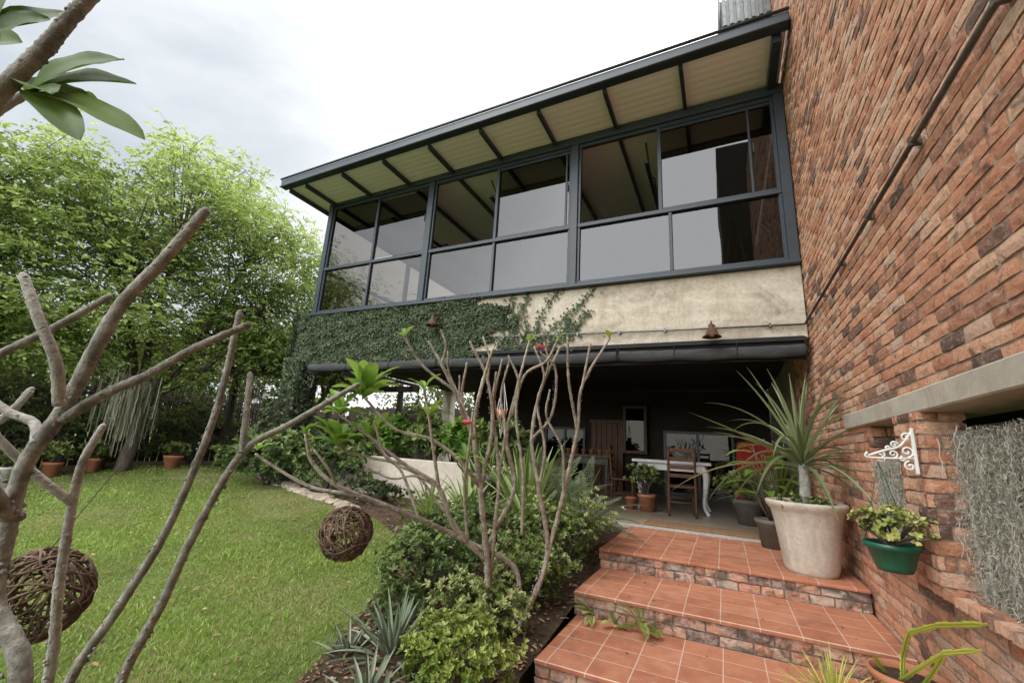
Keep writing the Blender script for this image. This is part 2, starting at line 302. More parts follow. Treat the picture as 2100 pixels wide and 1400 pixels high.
def grass():
    n=300000; r=1.3*(15.5/1.3)**rng.random(n)*.35+rng.uniform(1.3,15.5,n)*.65; a=rng.uniform(math.radians(88),math.radians(192),n)
    x=r*np.cos(a); y=r*np.sin(a)
    k=(x<bx(y)-rng.uniform(-.12,.10,n))&(x>-13.2)&(y<12)&(y>-1.5)&~((x>-8.2)&(y>5.6)); x=x[k];y=y[k];r=r[k];n=len(x)
    z=gz(y); f=np.sin(x*1.7+1.3*np.sin(y*1.1))*np.sin(y*1.9+x*.6)+.5*np.sin(x*4.3+y*3.1)*np.sin(y*5.2-x*2.2)
    patch=np.exp(-((x+6.6)**2/2.2+(y-5.1)**2/.3))+.9*np.exp(-((x+4.1)**2/.5+(y-4.2)**2/.3))+.6*np.exp(-((x+9.5)**2/3+(y-6)**2/.6))+.4*np.exp(-((x+7.5)**2/1+(y-3)**2/.3))+.35*np.exp(-((x+3.4)**2/.3+(y-1.6)**2/.2))
    t=.58+.2*f+rng.normal(0,.18,n)-.55*patch; t[rng.random(n)<.1]=.08
    h=rng.uniform(.012,.038,n)*(1+.5*f)*(1-.45*patch); w=.0016+.00085*r
    b=rng.uniform(0,6.28,n); dx=np.cos(b)*w;dy=np.sin(b)*w; lx=rng.normal(0,.55,n)*h; ly=rng.normal(0,.55,n)*h
    V=np.stack([np.stack([x-dx,y-dy,z],1),np.stack([x+dx,y+dy,z],1),np.stack([x+dx*.6+lx*.5,y+dy*.6+ly*.5,z+h*.65],1),np.stack([x+lx,y+ly,z+h],1)],1)
    F=np.arange(n)[:,None]*4+np.array([[0,1,2,3]]); mb=MB(); mb.add(V,F,np.clip(t,0,1)); return mb
build(grass(),'grass',GRASS,kind='stuff')
DRY=leafm('dry_leaf',[(0,(.06,.03,.02)),(.5,(.2,.12,.07)),(1,(.4,.28,.17))],.8,.1)
mb=MB(); n=2800; y=rng.uniform(1.0,6.2,n); u=rng.random(n); x=bx(y)+(-1.15-bx(y))*u; P=np.stack([x,y,gz(y)+.02+.05*np.sin(u*3.14)],1); a=rng.uniform(0,6.28,n)
mb.leaves(P,np.stack([np.cos(a),np.sin(a),rng.uniform(-.1,.4,n)],1),np.tile([0,0,1.],(n,1))+rng.normal(0,.3,(n,3)),.05*rng.uniform(.5,1.3,n),.022,rng.random(n))
n=500; r=rng.uniform(2,13,n); a=rng.uniform(math.radians(110),math.radians(185),n); x=r*np.cos(a);y=r*np.sin(a); k=(x<bx(y))&(x>-13)&(y<5.5); x=x[k];y=y[k];n=len(x); a=rng.uniform(0,6.28,n)
mb.leaves(np.stack([x,y,gz(y)+.035],1),np.stack([np.cos(a),np.sin(a),rng.uniform(-.1,.3,n)],1),np.tile([0,0,1.],(n,1))+rng.normal(0,.3,(n,3)),.05*rng.uniform(.5,1.3,n),.025,rng.random(n))
n=60; x=rng.uniform(-1.1,.9,n); y=rng.uniform(2.95,6.1,n); z=np.where(y>4.62,FL,np.where(y>3.75,-1.1,-1.27))+.006; a=rng.uniform(0,6.28,n)
mb.leaves(np.stack([x,y,z],1),np.stack([np.cos(a),np.sin(a),rng.uniform(.05,.25,n)],1),np.tile([0,0,1.],(n,1)),.03*rng.uniform(.4,1.2,n),.014,rng.random(n))
build(mb,'leaf_litter',DRY,kind='stuff')
# ------------------------------------------------------------ house
H=empty('brick_house',(1,6.1,-.97),label='two storey face brick house with glazed upper veranda',category='house')
wall=MB(); holes=[(1.2,3.12,.86,1.76),(3.44,4.2,.86,1.76),(1.0,4.72,1.76,1.89)]
oy=-.4
bricks(wall,(1.018,oy,-1.45),(0,1,0),(0,0,1),(-1,0,0),7.9,9.6,[(a-oy,b-oy,c,d) for a,b,c,d in holes])
bricks(wall,(1.0,4.222,-.59),(1,0,0),(0,0,1),(0,-1,0),.3,.9,dep=.02)
bricks(wall,(.955,1.2,-.60),(0,1,0),(1,0,0),(0,0,1),3.0,.33,bw=.1,bh=.222,dep=.035,jit=.005)
build(wall,'brick_wall',M['brick'],H)
mb=MB()
for (y0,y1,z0,z1) in [(-.4,7.5,-1.75,-.6),(-.4,1.2,-.6,.31),(4.24,7.5,-.6,.31),(-.4,7.5,.43,8.15),(-.4,1.0,.31,.43),(4.72,7.5,.31,.43)]:
    mb.box(1.012,1.3,y0,y1,z0,z1)
mb.box(1.02,1.3,7.5,12.3,-1.4,8.15)
build(mb,'mortar_backing',M['mortar'],H)
mb=MB(); py0,py1,px0,px1=3.1,3.45,.95,1.16
bricks(mb,(px0+.016,py0,-.555),(0,1,0),(0,0,1),(-1,0,0),py1-py0,.865,bw=.17,jit=.004)
bricks(mb,(px0,py0+.016,-.555),(1,0,0),(0,0,1),(0,-1,0),px1-px0,.865,bw=.2,jit=.004)
bricks(mb,(px1-.016,py0,-.555),(0,1,0),(0,0,1),(1,0,0),py1-py0,.865,bw=.17,jit=.004)
bricks(mb,(px0,py1-.016,-.555),(1,0,0),(0,0,1),(0,1,0),px1-px0,.865,bw=.2,jit=.004)
mb.box(px0+.012,px1-.012,py0+.012,py1-.012,-.57,.308,mi=1)
build(mb,'brick_pier',[M['brick'],M['mortar']],H)
mb=MB(); mb.bbox(.965,1.3,1.0,4.72,.31,.43,.008); build(mb,'concrete_lintel',M['conclt'],H)
mb=MB(); mb.box(2.6,2.7,.2,6,-1.45,.6); mb.box(1.3,2.7,.2,6,.44,.54); mb.box(1.3,2.7,.1,.2,-1.45,.6); mb.box(1.3,2.7,6,6.1,-1.45,.6); build(mb,'added_dark_backing',M['dark'],H)  # added dark walls and lid behind the openings, keep the sky from showing through
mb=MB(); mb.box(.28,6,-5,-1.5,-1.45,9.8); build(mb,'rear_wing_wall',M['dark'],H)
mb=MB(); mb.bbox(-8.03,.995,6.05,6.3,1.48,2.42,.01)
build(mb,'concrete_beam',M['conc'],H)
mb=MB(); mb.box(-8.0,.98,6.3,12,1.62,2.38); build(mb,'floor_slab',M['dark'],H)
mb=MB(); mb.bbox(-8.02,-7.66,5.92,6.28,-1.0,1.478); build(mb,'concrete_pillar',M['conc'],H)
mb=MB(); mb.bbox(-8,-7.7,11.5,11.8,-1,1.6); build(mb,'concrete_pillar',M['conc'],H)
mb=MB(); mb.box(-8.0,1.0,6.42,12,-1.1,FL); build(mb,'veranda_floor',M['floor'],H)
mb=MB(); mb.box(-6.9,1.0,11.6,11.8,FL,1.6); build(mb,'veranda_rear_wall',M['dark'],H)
mb=MB(); mb.bbox(-6.2,-2.75,6.02,6.2,-1.05,-.3,.012); build(mb,'planter_wall',M['conclt'],H)
for dx,w in ((-3.9,1.1),(-.55,1.5)):
    mb=MB()
    for i in range(3): x=dx-w/2+w*i/2; mb.box(x-.03,x+.03,11.5,11.58,FL,.6)
    mb.box(dx-w/2,dx+w/2,11.51,11.57,.54,.6); mb.box(dx-w/2,dx+w/2,11.51,11.57,FL,FL+.1)
    d=build(mb,'glass_door',M['steel'],H)
    mb=MB(); mb.add([(dx-w/2,11.55,FL),(dx+w/2,11.55,FL),(dx+w/2,11.55,.6),(dx-w/2,11.55,.6)],[(0,1,2,3)]); build(mb,'pane',M['dglass'],d)
mb=MB()
for i in range(6): mb.bbox(-3.15+i*.14,-3.02+i*.14,11.48,11.56,FL,.75,.006)
mb.bbox(-3.2,-2.26,11.46,11.59,.75,.83,.006); build(mb,'timber_door',M['wood'],H)
mb=MB(); mb.box(-7.7,1.0,11.6,11.8,2.38,5.4); build(mb,'upper_room_wall',M['plaster'],H)
def shear(mb):
    for V in mb.V: V[:,2]+=(V[:,0]+8)/9*.16
    return mb
mb=MB(); ysn=[5.2+.03*i for i in range(33)]+[6.2,11.84]; V=[];F=[]
for i,y in enumerate(ysn):
    z=5.03+(.003 if (i//2)%2 and i<33 else 0); V+=[(-8.02,y,z),(.96,y,z)]
for i in range(len(ysn)-1): F.append((2*i,2*i+1,2*i+3,2*i+2))
mb.add(V,F); shear(mb); rf=build(mb,'roof',M['soffit'],H)
mb=MB(); mb.box(-8.05,.97,5.2,11.9,5.06,5.16); shear(mb); build(mb,'roof_panel',M['steel'],rf)
mb=MB()
mb.bbox(-8.12,.99,5.05,5.19,5.0,5.17,.012); mb.tube([(-8.12,5.04,5.185),(.99,5.04,5.185)],.022,8); mb.box(-8.1,.985,5.16,5.24,5.08,5.24); mb.tube([(-8.12,5.045,5.01),(.99,5.045,5.01)],.014,8)
shear(mb); build(mb,'gutter',M['steel'],rf)
for k in range(9):
    x=-.26-1.04*k
    if k==7: x=-7.52
    if k==8: x=.86
    mb=MB(); w=.05 if k==8 else .025; mb.box(x-w,x+w,5.2,11.6,4.95 if k<8 else 4.9,5.028); shear(mb); build(mb,'rafter',M['steel'],rf)
mb=MB(); mb.box(-8.03,-7.97,5.2,11.8,4.95,5.1); shear(mb); build(mb,'barge_board',M['steel'],rf)
for x in (-.9,-3.8,-6.2):
    mb=MB(); mb.box(x-.03,x+.03,6.4,11.5,4.62,4.67)
    for k in range(10):
        y=6.4+k*.51; a,b=(4.66,5.0) if k%2 else (5.0,4.66); mb.tube([(x,y,a),(x,y+.51,b)],.015,6)
    build(mb,'roof_truss',M['steel'],rf)
mb=MB(); mb.bbox(.32,3,6.25,12,6.66,7.2,.01)
for i in range(9): mb.tube([(.3,6.2+i*.12,6.6),(.3,6.2+i*.12,7.3)],.02,6)
for i in range(10): mb.box(.34+i*.1,.39+i*.1,6.2,6.25,6.64,7.2)
build(mb,'upper_eave',M['galv'],H)
mb=MB(); mb.bbox(-7.72,.99,5.99,6.16,4.98,5.13,.006); mb.bbox(-7.74,.99,5.95,6.2,2.422,2.475,.006); build(mb,'window_beam',M['steel'],H)
posts=[-7.66,-4.9,-1.985,.93]
for x in posts:
    mb=MB(); mb.bbox(x-.06,x+.06,6.0,6.14,2.475,4.98,.006); build(mb,'window_post',M['steel'],H)
mb=MB(); mb.box(-7.7,-7.62,11.4,11.55,2.4,5.0); mb.box(-7.7,-7.62,8.7,8.8,2.4,5.0); mb.box(-7.69,-7.63,6.2,11.5,3.44,3.5); mb.box(-7.69,-7.63,6.2,11.5,2.4,2.5); build(mb,'side_window_frame',M['steel'],H)
for i in range(3):
    a=posts[i]+.06; b=posts[i+1]-.06; mid=(a+b)/2; um=mid-(.13 if i==2 else 0)
    mb=MB(); y0,y1=6.03,6.1
    mb.bbox(a,b,y0,y1,2.475,2.54,.004); mb.bbox(a,b,y0-.01,y1,3.45,3.515,.004); mb.bbox(a,b,y0,y1,4.92,4.98,.004)
    for x in (a+.02,b-.02): mb.bbox(x-.02,x+.02,y0+.005,y1,2.54,4.92,.004)
    mb.bbox(mid-.022,mid+.022,y0+.003,y1,2.54,3.45,.004); mb.bbox(um-.028,um+.028,y0+.003,y1,3.515,4.92,.004)
    e=b-.32 if i==2 else b-.1
    if i: mb.bbox(e-.016,e+.016,y0+.03,y1+.02,3.515,4.92,.004); mb.bbox(um,b-.04,y0+.02,y1,4.87,4.92,.004); mb.bbox(um,b-.04,y0+.02,y1,3.515,3.55,.004)
    mb.bbox(e+.03,e+.05,y0-.01,y0+.02,4.15,4.3,.004)
    w=build(mb,'window',M['steel'],H)
    mb=MB(); q=lambda x0,x1,z0,z1,y:mb.add([(x0,y,z0),(x1,y,z0),(x1,y,z1),(x0,y,z1)],[(0,1,2,3)])
    q(a+.04,mid-.022,2.54,3.45,6.07); q(mid+.022,b-.04,2.54,3.45,6.072); q(um+.028,b-.04,3.55,4.87,6.075)
    if i==0: q(a+.04,um-.028,3.515,4.92,6.07)
    build(mb,'pane',M['glass'],w)
mb=MB(); mb.tube([(.967,-.4,1.66),(.967,6.0,1.64)],.014,8)
for k in range(8): y=.2+.8*k; mb.box(.95,1.0,y-.01,y+.01,1.63,1.68)
build(mb,'wall_pipe',M['darkpipe'],H)
mb=MB(); mb.tube([(.965,6.02,1.64),(-.5,6.02,1.66),(-3,6.02,1.72),(-7.6,6.02,1.74)],.011,8)
for k in range(14): x=.6-k*.62; mb.box(x-.012,x+.012,6.0,6.05,1.64+.0132*(.96-x)-.02,1.64+.0132*(.96-x)+.03)
build(mb,'conduit_pipe',M['galv'],H)
for i,(a,b) in enumerate([(-7.45,-4.315),(-4.31,-1.265),(-1.26,.95)]):
    mb=MB(); n=int((b-a)/.04); P=[];rr=[]
    for k in range(n+1):
        u=k/n; sg=abs(math.sin(u*3.14159*3))**.5; P.append((a+(b-a)*u,5.95,1.315-.014*sg-.012*math.sin(u*3.14))); rr.append(.066+.012*sg+.0025*math.sin(u*37+i))
    mb.tube(P,rr,16); V=mb.V[0]; V[:,1]=5.95+(V[:,1]-5.95)*.7; build(mb,'rolled_awning',M['fabric'],H)
    for u in (.005,.334,.667,.995):
        x=a+(b-a)*u; zc=1.315-.012*math.sin(u*3.14); mb=MB(); mb.tube([(x,5.95+.052*math.cos(t),zc+.07*math.sin(t)) for t in np.linspace(0,6.28,14)],.006,5); mb.tube([(x,5.9,1.36),(x,5.99,1.47)],.006,5); build(mb,'awning_strap',M['black'],H)
mb=MB(); mb.box(-7.5,.95,6.03,6.045,1.2,1.5); mb.box(-7.5,.96,5.97,6.02,1.43,1.476); build(mb,'awning_valance',M['black'],H)
for (x,z) in ((-.06,1.60),(-4.43,2.06)):
    k=.85
    mb=MB(); mb.lathe([(r*k,zz*k) for r,zz in [(.012,.2),(.03,.2),(.036,.15),(.055,.13),(.08,.08),(.095,.035),(.135,.0),(.13,.0),(.09,.035),(.07,.08)]],(x,5.84,z-.11),20)
    mb.tube([(x,5.84,z+.04),(x,5.86,z+.10),(x,5.96,z+.11),(x,6.05,z+.09)],.01,8,4); mb.lathe([(.0,0),(.04,0),(.04,.02),(0,.02)],(x,6.02,z+.08),12)
    o=build(mb,'wall_lamp',M['rust'],label='rusty bell shaped lamp on the concrete beam',category='lamp',group='bell lamps on the house front')
    mb=MB(); mb.lathe([(0,0),(.026,.005),(.03,.03),(.02,.05),(0,.06)],(x,5.84,z-.10),12); build(mb,'bulb',M['white'],o)
# ------------------------------------------------------------ steps
S=empty('garden_steps',(0,4.5,-1.45),label='terracotta tiled steps with stained brick risers',category='steps')
tr=[(4.62,6.25,FL),(3.75,4.62,-1.1),(2.88,3.75,-1.27),(1.2,2.88,-1.44)]
for i,(y0,y1,z) in enumerate(tr):
    x0=-1.17+ (.02*i); 
    mb=MB(); mb.bbox(x0-(.0 if i<3 else .1),.985,y0-.015,y1-.005,z-.028,z,.006); build(mb,'tread',M['tile'],S)
    mb=MB()
    if i<3:
        bricks(mb,(x0,y0+.018,z-.17),(1,0,0),(0,0,1),(0,-1,0),.98-x0,.141,bw=.2 if i%2 else .16,bh=.064,dep=.018,dark=.25,jit=.005)
        bricks(mb,(x0+.018,y0+.02,z-.17),(0,1,0),(0,0,1),(-1,0,0),y1-y0-.04,.141,bh=.064,dep=.018,dark=.25,jit=.005)
    mb.box(x0+.02,.98,y0+.02,y1+(.0),z-.3,z-.03,mi=1)
    build(mb,'riser',[M['brickd'],M['mortar']],S)
mb=MB(); mb.box(-1.6,.98,6.25,6.418,-1.1,FL+.004); build(mb,'pebble_strip',M['pebble'],kind='structure')
mb=MB(); mb.bbox(-1.05,.35,6.5,6.95,FL,FL+.02,.006); build(mb,'door_mat',M['coir'],label='brown coir door mat on veranda floor',category='door mat')
# ------------------------------------------------------------ plant helpers
def bush(name,c,rad,nr,L,W,mat,label,n=9,base=None,cat='shrub',spread=(.35,1.35),tb=.5,flat=.35,group=None):
    c=np.array(c,float);rad=np.array(rad,float); d=nrm(rng.normal(size=(nr,3))); d[:,2]=np.where(d[:,2]<-flat,-d[:,2],d[:,2])
    k=rng.normal(size=(7,3)); lob=1+.26*np.sin(d@k.T*3.4+np.arange(7)).sum(1)/2.2
    rr=(rng.uniform(.4,1,nr)**.5)*lob*rng.uniform(.9,1.12,nr); P=c+d*rad*rr[:,None]; D=nrm(d*np.array([1,1,.8])+np.array([0,0,.5])+rng.normal(0,.25,(nr,3)))
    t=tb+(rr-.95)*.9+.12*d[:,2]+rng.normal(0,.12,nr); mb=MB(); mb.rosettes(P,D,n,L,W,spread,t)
    b=np.array(base if base is not None else (c[0],c[1],float(gz(c[1])))); 
    for i in range(min(26,nr)):
        m=b*.4+P[i]*.6+np.array([0,0,.05*rad[2]]); mb.tube([b+rng.normal(0,.02,3)*[1,1,0],m,P[i]],(.009,.003),5,3,mi=1)
    return build(mb,name,[mat,M['bark']],label=label,category=cat,group=group)
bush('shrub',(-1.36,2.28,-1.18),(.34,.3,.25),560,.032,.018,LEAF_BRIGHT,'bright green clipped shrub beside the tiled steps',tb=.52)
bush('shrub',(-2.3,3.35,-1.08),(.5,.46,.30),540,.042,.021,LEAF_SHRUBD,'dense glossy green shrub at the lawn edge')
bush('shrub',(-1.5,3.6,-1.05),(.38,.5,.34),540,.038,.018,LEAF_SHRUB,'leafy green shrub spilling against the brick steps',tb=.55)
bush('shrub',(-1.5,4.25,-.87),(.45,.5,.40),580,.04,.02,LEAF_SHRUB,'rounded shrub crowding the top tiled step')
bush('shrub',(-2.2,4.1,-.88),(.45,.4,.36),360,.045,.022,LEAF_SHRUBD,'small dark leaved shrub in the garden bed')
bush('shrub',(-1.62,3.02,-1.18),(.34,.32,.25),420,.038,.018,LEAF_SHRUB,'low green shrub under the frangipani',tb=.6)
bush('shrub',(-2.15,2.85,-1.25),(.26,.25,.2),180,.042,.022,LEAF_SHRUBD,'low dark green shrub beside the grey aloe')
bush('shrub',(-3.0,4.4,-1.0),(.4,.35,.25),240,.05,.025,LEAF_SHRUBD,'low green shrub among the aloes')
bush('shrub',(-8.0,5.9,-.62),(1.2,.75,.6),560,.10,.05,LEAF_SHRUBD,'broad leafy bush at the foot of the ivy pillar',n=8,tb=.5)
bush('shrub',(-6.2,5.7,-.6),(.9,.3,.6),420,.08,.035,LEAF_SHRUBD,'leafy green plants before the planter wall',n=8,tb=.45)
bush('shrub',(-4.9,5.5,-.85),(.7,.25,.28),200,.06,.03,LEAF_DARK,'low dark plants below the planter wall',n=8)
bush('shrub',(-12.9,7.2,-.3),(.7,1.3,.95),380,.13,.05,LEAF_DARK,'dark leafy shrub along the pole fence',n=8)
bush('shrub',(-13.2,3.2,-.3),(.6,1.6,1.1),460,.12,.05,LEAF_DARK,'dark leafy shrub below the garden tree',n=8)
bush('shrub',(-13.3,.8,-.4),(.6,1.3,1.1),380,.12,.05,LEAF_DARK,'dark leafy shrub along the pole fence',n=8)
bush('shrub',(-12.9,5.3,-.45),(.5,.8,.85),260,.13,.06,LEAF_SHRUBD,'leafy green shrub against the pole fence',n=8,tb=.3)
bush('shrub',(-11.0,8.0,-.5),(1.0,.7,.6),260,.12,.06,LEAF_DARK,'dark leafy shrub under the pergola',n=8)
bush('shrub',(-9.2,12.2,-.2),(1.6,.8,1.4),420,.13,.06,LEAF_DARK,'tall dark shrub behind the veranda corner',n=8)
bush('trailing_plant',(-8.0,5.85,.0),(.42,.35,.8),240,.07,.05,LEAF_IVY,'green trailing plant climbing the pillar base',n=7,cat='plant')
def spiky(name,c,n,L,W,droop,mat,label,el=(15,75),cat='aloe',chan=.3,th=0,**kw):
    mb=MB()
    for i in range(n):
        a=i*2.399+R.uniform(-.2,.2); e=math.radians(el[0]+(el[1]-el[0])*(i/n)+R.uniform(-6,6)); l=L*R.uniform(.8,1.15)*(1-.25*i/n)
        d=(math.cos(a)*math.cos(e),math.sin(a)*math.cos(e),math.sin(e)); mb.strap((c[0]+d[0]*.02,c[1]+d[1]*.02,c[2]+.01+.03*i/n),d,l,W*R.uniform(.85,1.1),droop*R.uniform(.5,1.3),R.uniform(.15,.85),0,9,chan)
    return build(mb,name,mat,label=label,category=cat,**kw)
spiky('aloe',(-1.92,2.48,-1.36),54,.5,.034,.6,LEAF_GREY,'grey green aloe rosette beside the lawn',(12,78))
spiky('aloe',(-2.22,2.42,-1.4),26,.28,.028,.4,LEAF_GREY,'small grey aloe at the lawn edge',(15,75))
spiky('aloe',(-1.72,2.05,-1.36),26,.3,.028,.3,LEAF_GREY,'small grey aloe under the bright shrub',(15,80))
spiky('aloe',(-2.85,4.85,-1.0),38,.95,.07,1.1,LEAF_ALOEG,'large arching green aloe before the veranda',(25,80))
spiky('aloe',(-3.5,4.95,-1.0),28,.7,.06,1.0,LEAF_ALOEG,'arching green aloe in the garden bed',(25,80))
spiky('strappy_plant',(-2.35,5.35,-.9),30,1.25,.05,.6,LEAF_ALOEG,'tall strappy plant before the veranda',(45,85),cat='plant')
spiky('strappy_plant',(-3.1,5.7,-.9),24,1.1,.09,.5,LEAF_SHRUBD,'upright broad leaved plant by the planter wall',(45,85),cat='plant')
spiky('strappy_plant',(-2.0,4.7,-.95),20,1.1,.08,.4,LEAF_SHRUB,'upright green leaved plant in the garden bed',(50,86),cat='plant')
spiky('strappy_plant',(.45,3.08,-1.27),120,.36,.010,1.0,LEAF_YELL,'yellow green grassy tuft on the lower tiled step',(20,85),cat='plant')
def fern(mb,c,n,L,el,droop,pl,pw,tmin=.2,tmax=.8,mi=0,az=None,density=22):
    for i in range(n):
        a=(i*2.399+R.uniform(-.3,.3)) if az is None else R.uniform(*az); e=math.radians(R.uniform(*el)); l=L*R.uniform(.75,1.15); d=np.array([math.cos(a)*math.cos(e),math.sin(a)*math.cos(e),math.sin(e)])
        p=np.array(c,float); P=[];Dd=[];k=density
        for j in range(k): P.append(p.copy());Dd.append(d.copy()); p=p+d*l/k; d=nrm(d-np.array([0,0,droop/k]))
        P=np.array(P);Dd=np.array(Dd); mb.tube(P,(.004*L/.4,.001),4,0,.3,mi); S=nrm(np.cross(Dd,[0,0,1.])); N=np.cross(S,Dd); u=np.linspace(0,1,k)
        ln=pl*np.sin(np.clip(u*.92+.08,0,1)*math.pi)**.7+.004; t=R.uniform(tmin,tmax)
        for sg in (1,-1): mb.leaves(P[1:],(S*sg+Dd*.45+N*.15)[1:],N[1:],ln[1:],pw,np.clip(t+rng.normal(0,.08,k-1),0,1),mi)
mb=MB(); fern(mb,(-1.45,4.85,-.85),28,.8,(25,80),1.0,.10,.014,density=30); build(mb,'cycad',LEAF_CYC,label='dusty green cycad fronds beside the top step',category='cycad')
mb=MB(); fern(mb,(-1.95,5.3,-.85),26,.95,(30,80),1.0,.11,.015,density=30); build(mb,'cycad',LEAF_CYC,label='dusty green cycad in the bed by the veranda',category='cycad')
for c,n,L in (((-.62,3.68,-1.23),12,.24),((-.98,3.68,-1.23),8,.18),((.1,2.82,-1.40),7,.2),((-.8,3.66,-1.25),6,.14)):
    mb=MB(); fern(mb,c,n,L,(10,70),1.0,L*.15,.006,az=(3.3,6.1),tmin=.35,tmax=.85,density=26); build(mb,'fern',LEAF_BRIGHT,label='small fern growing from a brick riser',category='fern',group='ferns in the risers')
# ------------------------------------------------------------ pots
def pot(name,c,r,h,mat,label,cat='plant pot',prof=None,group=None):
    mb=MB(); prof=prof or [(0,0),(r*.68,0),(r*.92,h*.82),(r*1.0,h*.84),(r*1.03,h),(r*.93,h),(r*.9,h*.86)]
    mb.lathe(prof,c,28); mb.lathe([(0,h*.88),(r*.92,h*.86)],c,20,mi=1); return build(mb,name,[mat,M['soil']],label=label,category=cat,group=group)
k=.86
u=pot('urn_planter',(.65,4.95,FL),.36*k,.60,M['urn'],'large pale concrete planter on the top step','planter',
 [(0,0),(.225*k,0),(.235*k,.03),(.245*k,.05),(.30*k,.40),(.325*k,.50),(.335*k,.52),(.36*k,.545),(.375*k,.575),(.37*k,.595),(.335*k,.60),(.32*k,.56)])
mb=MB(); tp=(.655,4.93,.0); mb.tube([(.645,4.95,-.4),(.66,4.93,-.2),tp],(.04,.045,.035),12,5,mi=1,knob=.06)
for i in range(52):
    a=i*2.399; f=i/52; e=math.radians(14+66*f+R.uniform(-10,10)); d=(math.cos(a)*math.cos(e),math.sin(a)*math.cos(e),math.sin(e))
    L=1.02*R.uniform(.72,1.2)*(1-.1*f)
    if d[0]>.3: L*=max(.4,min(1,.36/d[0]))
    mb.strap((tp[0]+d[0]*.02,tp[1]+d[1]*.02,tp[2]-.04+.1*f),d,L,.038,R.uniform(-.1,2.0),R.uniform(.2,.85),0,12,.42)
build(mb,'tree_aloe',[LEAF_ALOE,M['frangp']],label='tall green tree aloe growing in the pale planter',category='aloe')
bush('succulent',(.65,4.95,-.35),(.24,.24,.06),60,.03,.02,LEAF_SHRUB,'small succulents around the aloe stem',base=(.65,4.95,-.42),cat='succulent')
c=(.80,3.2,-.53)
hp=empty('hanging_basket',c,label='green plastic hanging pot with jade plant',category='hanging pot')
mb=MB(); mb.lathe([(0,0),(.075,0),(.085,.02),(.112,.11),(.126,.115),(.128,.14),(.115,.14),(.108,.11)],c,28); mb.lathe([(0,.115),(.112,.11)],c,20,mi=1); build(mb,'pot',[M['green_p'],M['soil']],hp)
mb=MB()
for k in range(3): a=k*2.09+.5; mb.tube([(c[0]+.12*math.cos(a),c[1]+.12*math.sin(a),c[2]+.13),(c[0]-.01,c[1],c[2]+.57)],.0022,5)
build(mb,'hanging_cord',M['green_p'],hp)
b=bush('jade',(.80,3.2,-.32),(.17,.16,.11),130,.03,.02,LEAF_JADE,'x',n=7,base=(.80,3.2,-.41),tb=.45,spread=(.5,1.5))
for k in ('label','category'): del b[k]
b.name='jade_plant'; b.parent=hp; b.location=WL[b]-WL[hp]
mb=MB(); Y=3.08; X0=.93
def spiral(cx,cz,r0,turns,a0,sgn=1): return [(cx-.05+r0*(1-u)*math.cos(a0+sgn*turns*6.283*u),Y,cz+r0*(1-u)*math.sin(a0+sgn*turns*6.283*u)) for u in [i/30*.88 for i in range(31)]]
mb.bbox(X0-.015,X0,Y-.012,Y+.012,-.02,.22,.003); mb.tube([(X0-.01,Y,.06),(.73,Y,.055),(.71,Y,.07),(.72,Y,.085)],.006,8,3)
mb.tube([(X0-.01,Y,.2),(.9,Y,.17),(.86,Y,.12),(.79,Y,.095),(.72,Y,.065)],.006,8,4)
for a in ((.94,.095,.03,1.6,-1.57),(.88,.08,.022,1.5,-1.57),(.945,.17,.026,1.5,0),(.89,.13,.018,1.5,0),(.83,.078,.017,1.4,-1.57),(.945,.02,.026,1.4,1.57),(.92,.055,.014,1.3,1.57),(.86,.11,.012,1.3,0)): mb.tube(spiral(*a),.005,7)
mb.tube([(.79,Y,.055),(.79,Y,.04),(.79,Y+.06,.04),(.79,Y+.12,.04)],.0035,6,2)
build(mb,'scroll_bracket',M['white'],label='white scrolled iron bracket on the brick pier',category='bracket')
c=(.80,3.24,-1.27)
pot('terracotta_pot',c,.165,.25,M['terra'],'terracotta bowl with yellow green cactus on the step')
mb=MB()
for P,w in (([(.78,3.25,-1.06),(.79,3.23,-.94),(.80,3.12,-.80),(.87,2.95,-.70),(.95,2.68,-.60)],.034),([(.76,3.22,-1.06),(.80,3.05,-.93),(.86,2.9,-.80),(.94,2.75,-.72)],.03),([(.85,3.22,-1.06),(.89,3.15,-.95),(.92,3.1,-.86)],.03),([(.72,3.28,-1.06),(.66,3.22,-.96)],.03)):
    for rot in (0,1.05,2.09):
        Pn=[np.array(p) for p in P]; Q=[];m=10*(len(Pn)-1)
        for i in range(m+1):
            f=i/10; j=min(int(f),len(Pn)-2); Q.append(Pn[j]+(Pn[j+1]-Pn[j])*(f-j))
        V=[];
        for i,q in enumerate(Q):
            d=nrm(Q[min(i+1,m)]-Q[max(i-1,0)]); s1=nrm(np.cross(d,[.3,.4,1.])); s2=np.cross(d,s1); s=s1*math.cos(rot)+s2*math.sin(rot); ww=w*.5*(1-.25*(i%2))*(1 if i<m-1 else .5)*(1-.3*abs(math.sin(i*.6))); V+=[q-s*ww,q,q+s*ww]
        mb.add(V,[(3*i+j,3*i+j+1,3*i+j+4,3*i+j+3) for i in range(m) for j in (0,1)],R.uniform(.3,.9))
build(mb,'cactus',LEAF_YELL,label='yellow green angular cactus arching over the bowl',category='cactus')
pot('plant_pot',(.3,7.76,FL),.22,.36,M['greyp'],'grey round pot with shrub on the veranda'); bush('potted_shrub',(.3,7.76,-.4),(.32,.3,.2),200,.06,.025,LEAF_SHRUB,'bushy green plant in the grey veranda pot',base=(.3,7.76,-.65),cat='plant')
pot('plant_pot',(-1.22,8.0,FL),.15,.28,M['terra'],'terracotta pot with leafy plant on the veranda'); bush('potted_shrub',(-1.22,8.0,-.4),(.26,.25,.22),110,.07,.03,LEAF_SHRUB,'leafy plant in a terracotta pot',base=(-1.22,8.0,-.7),cat='plant')
pot('plant_pot',(-1.5,8.1,FL),.10,.2,M['terra'],'small empty terracotta pot on the veranda')
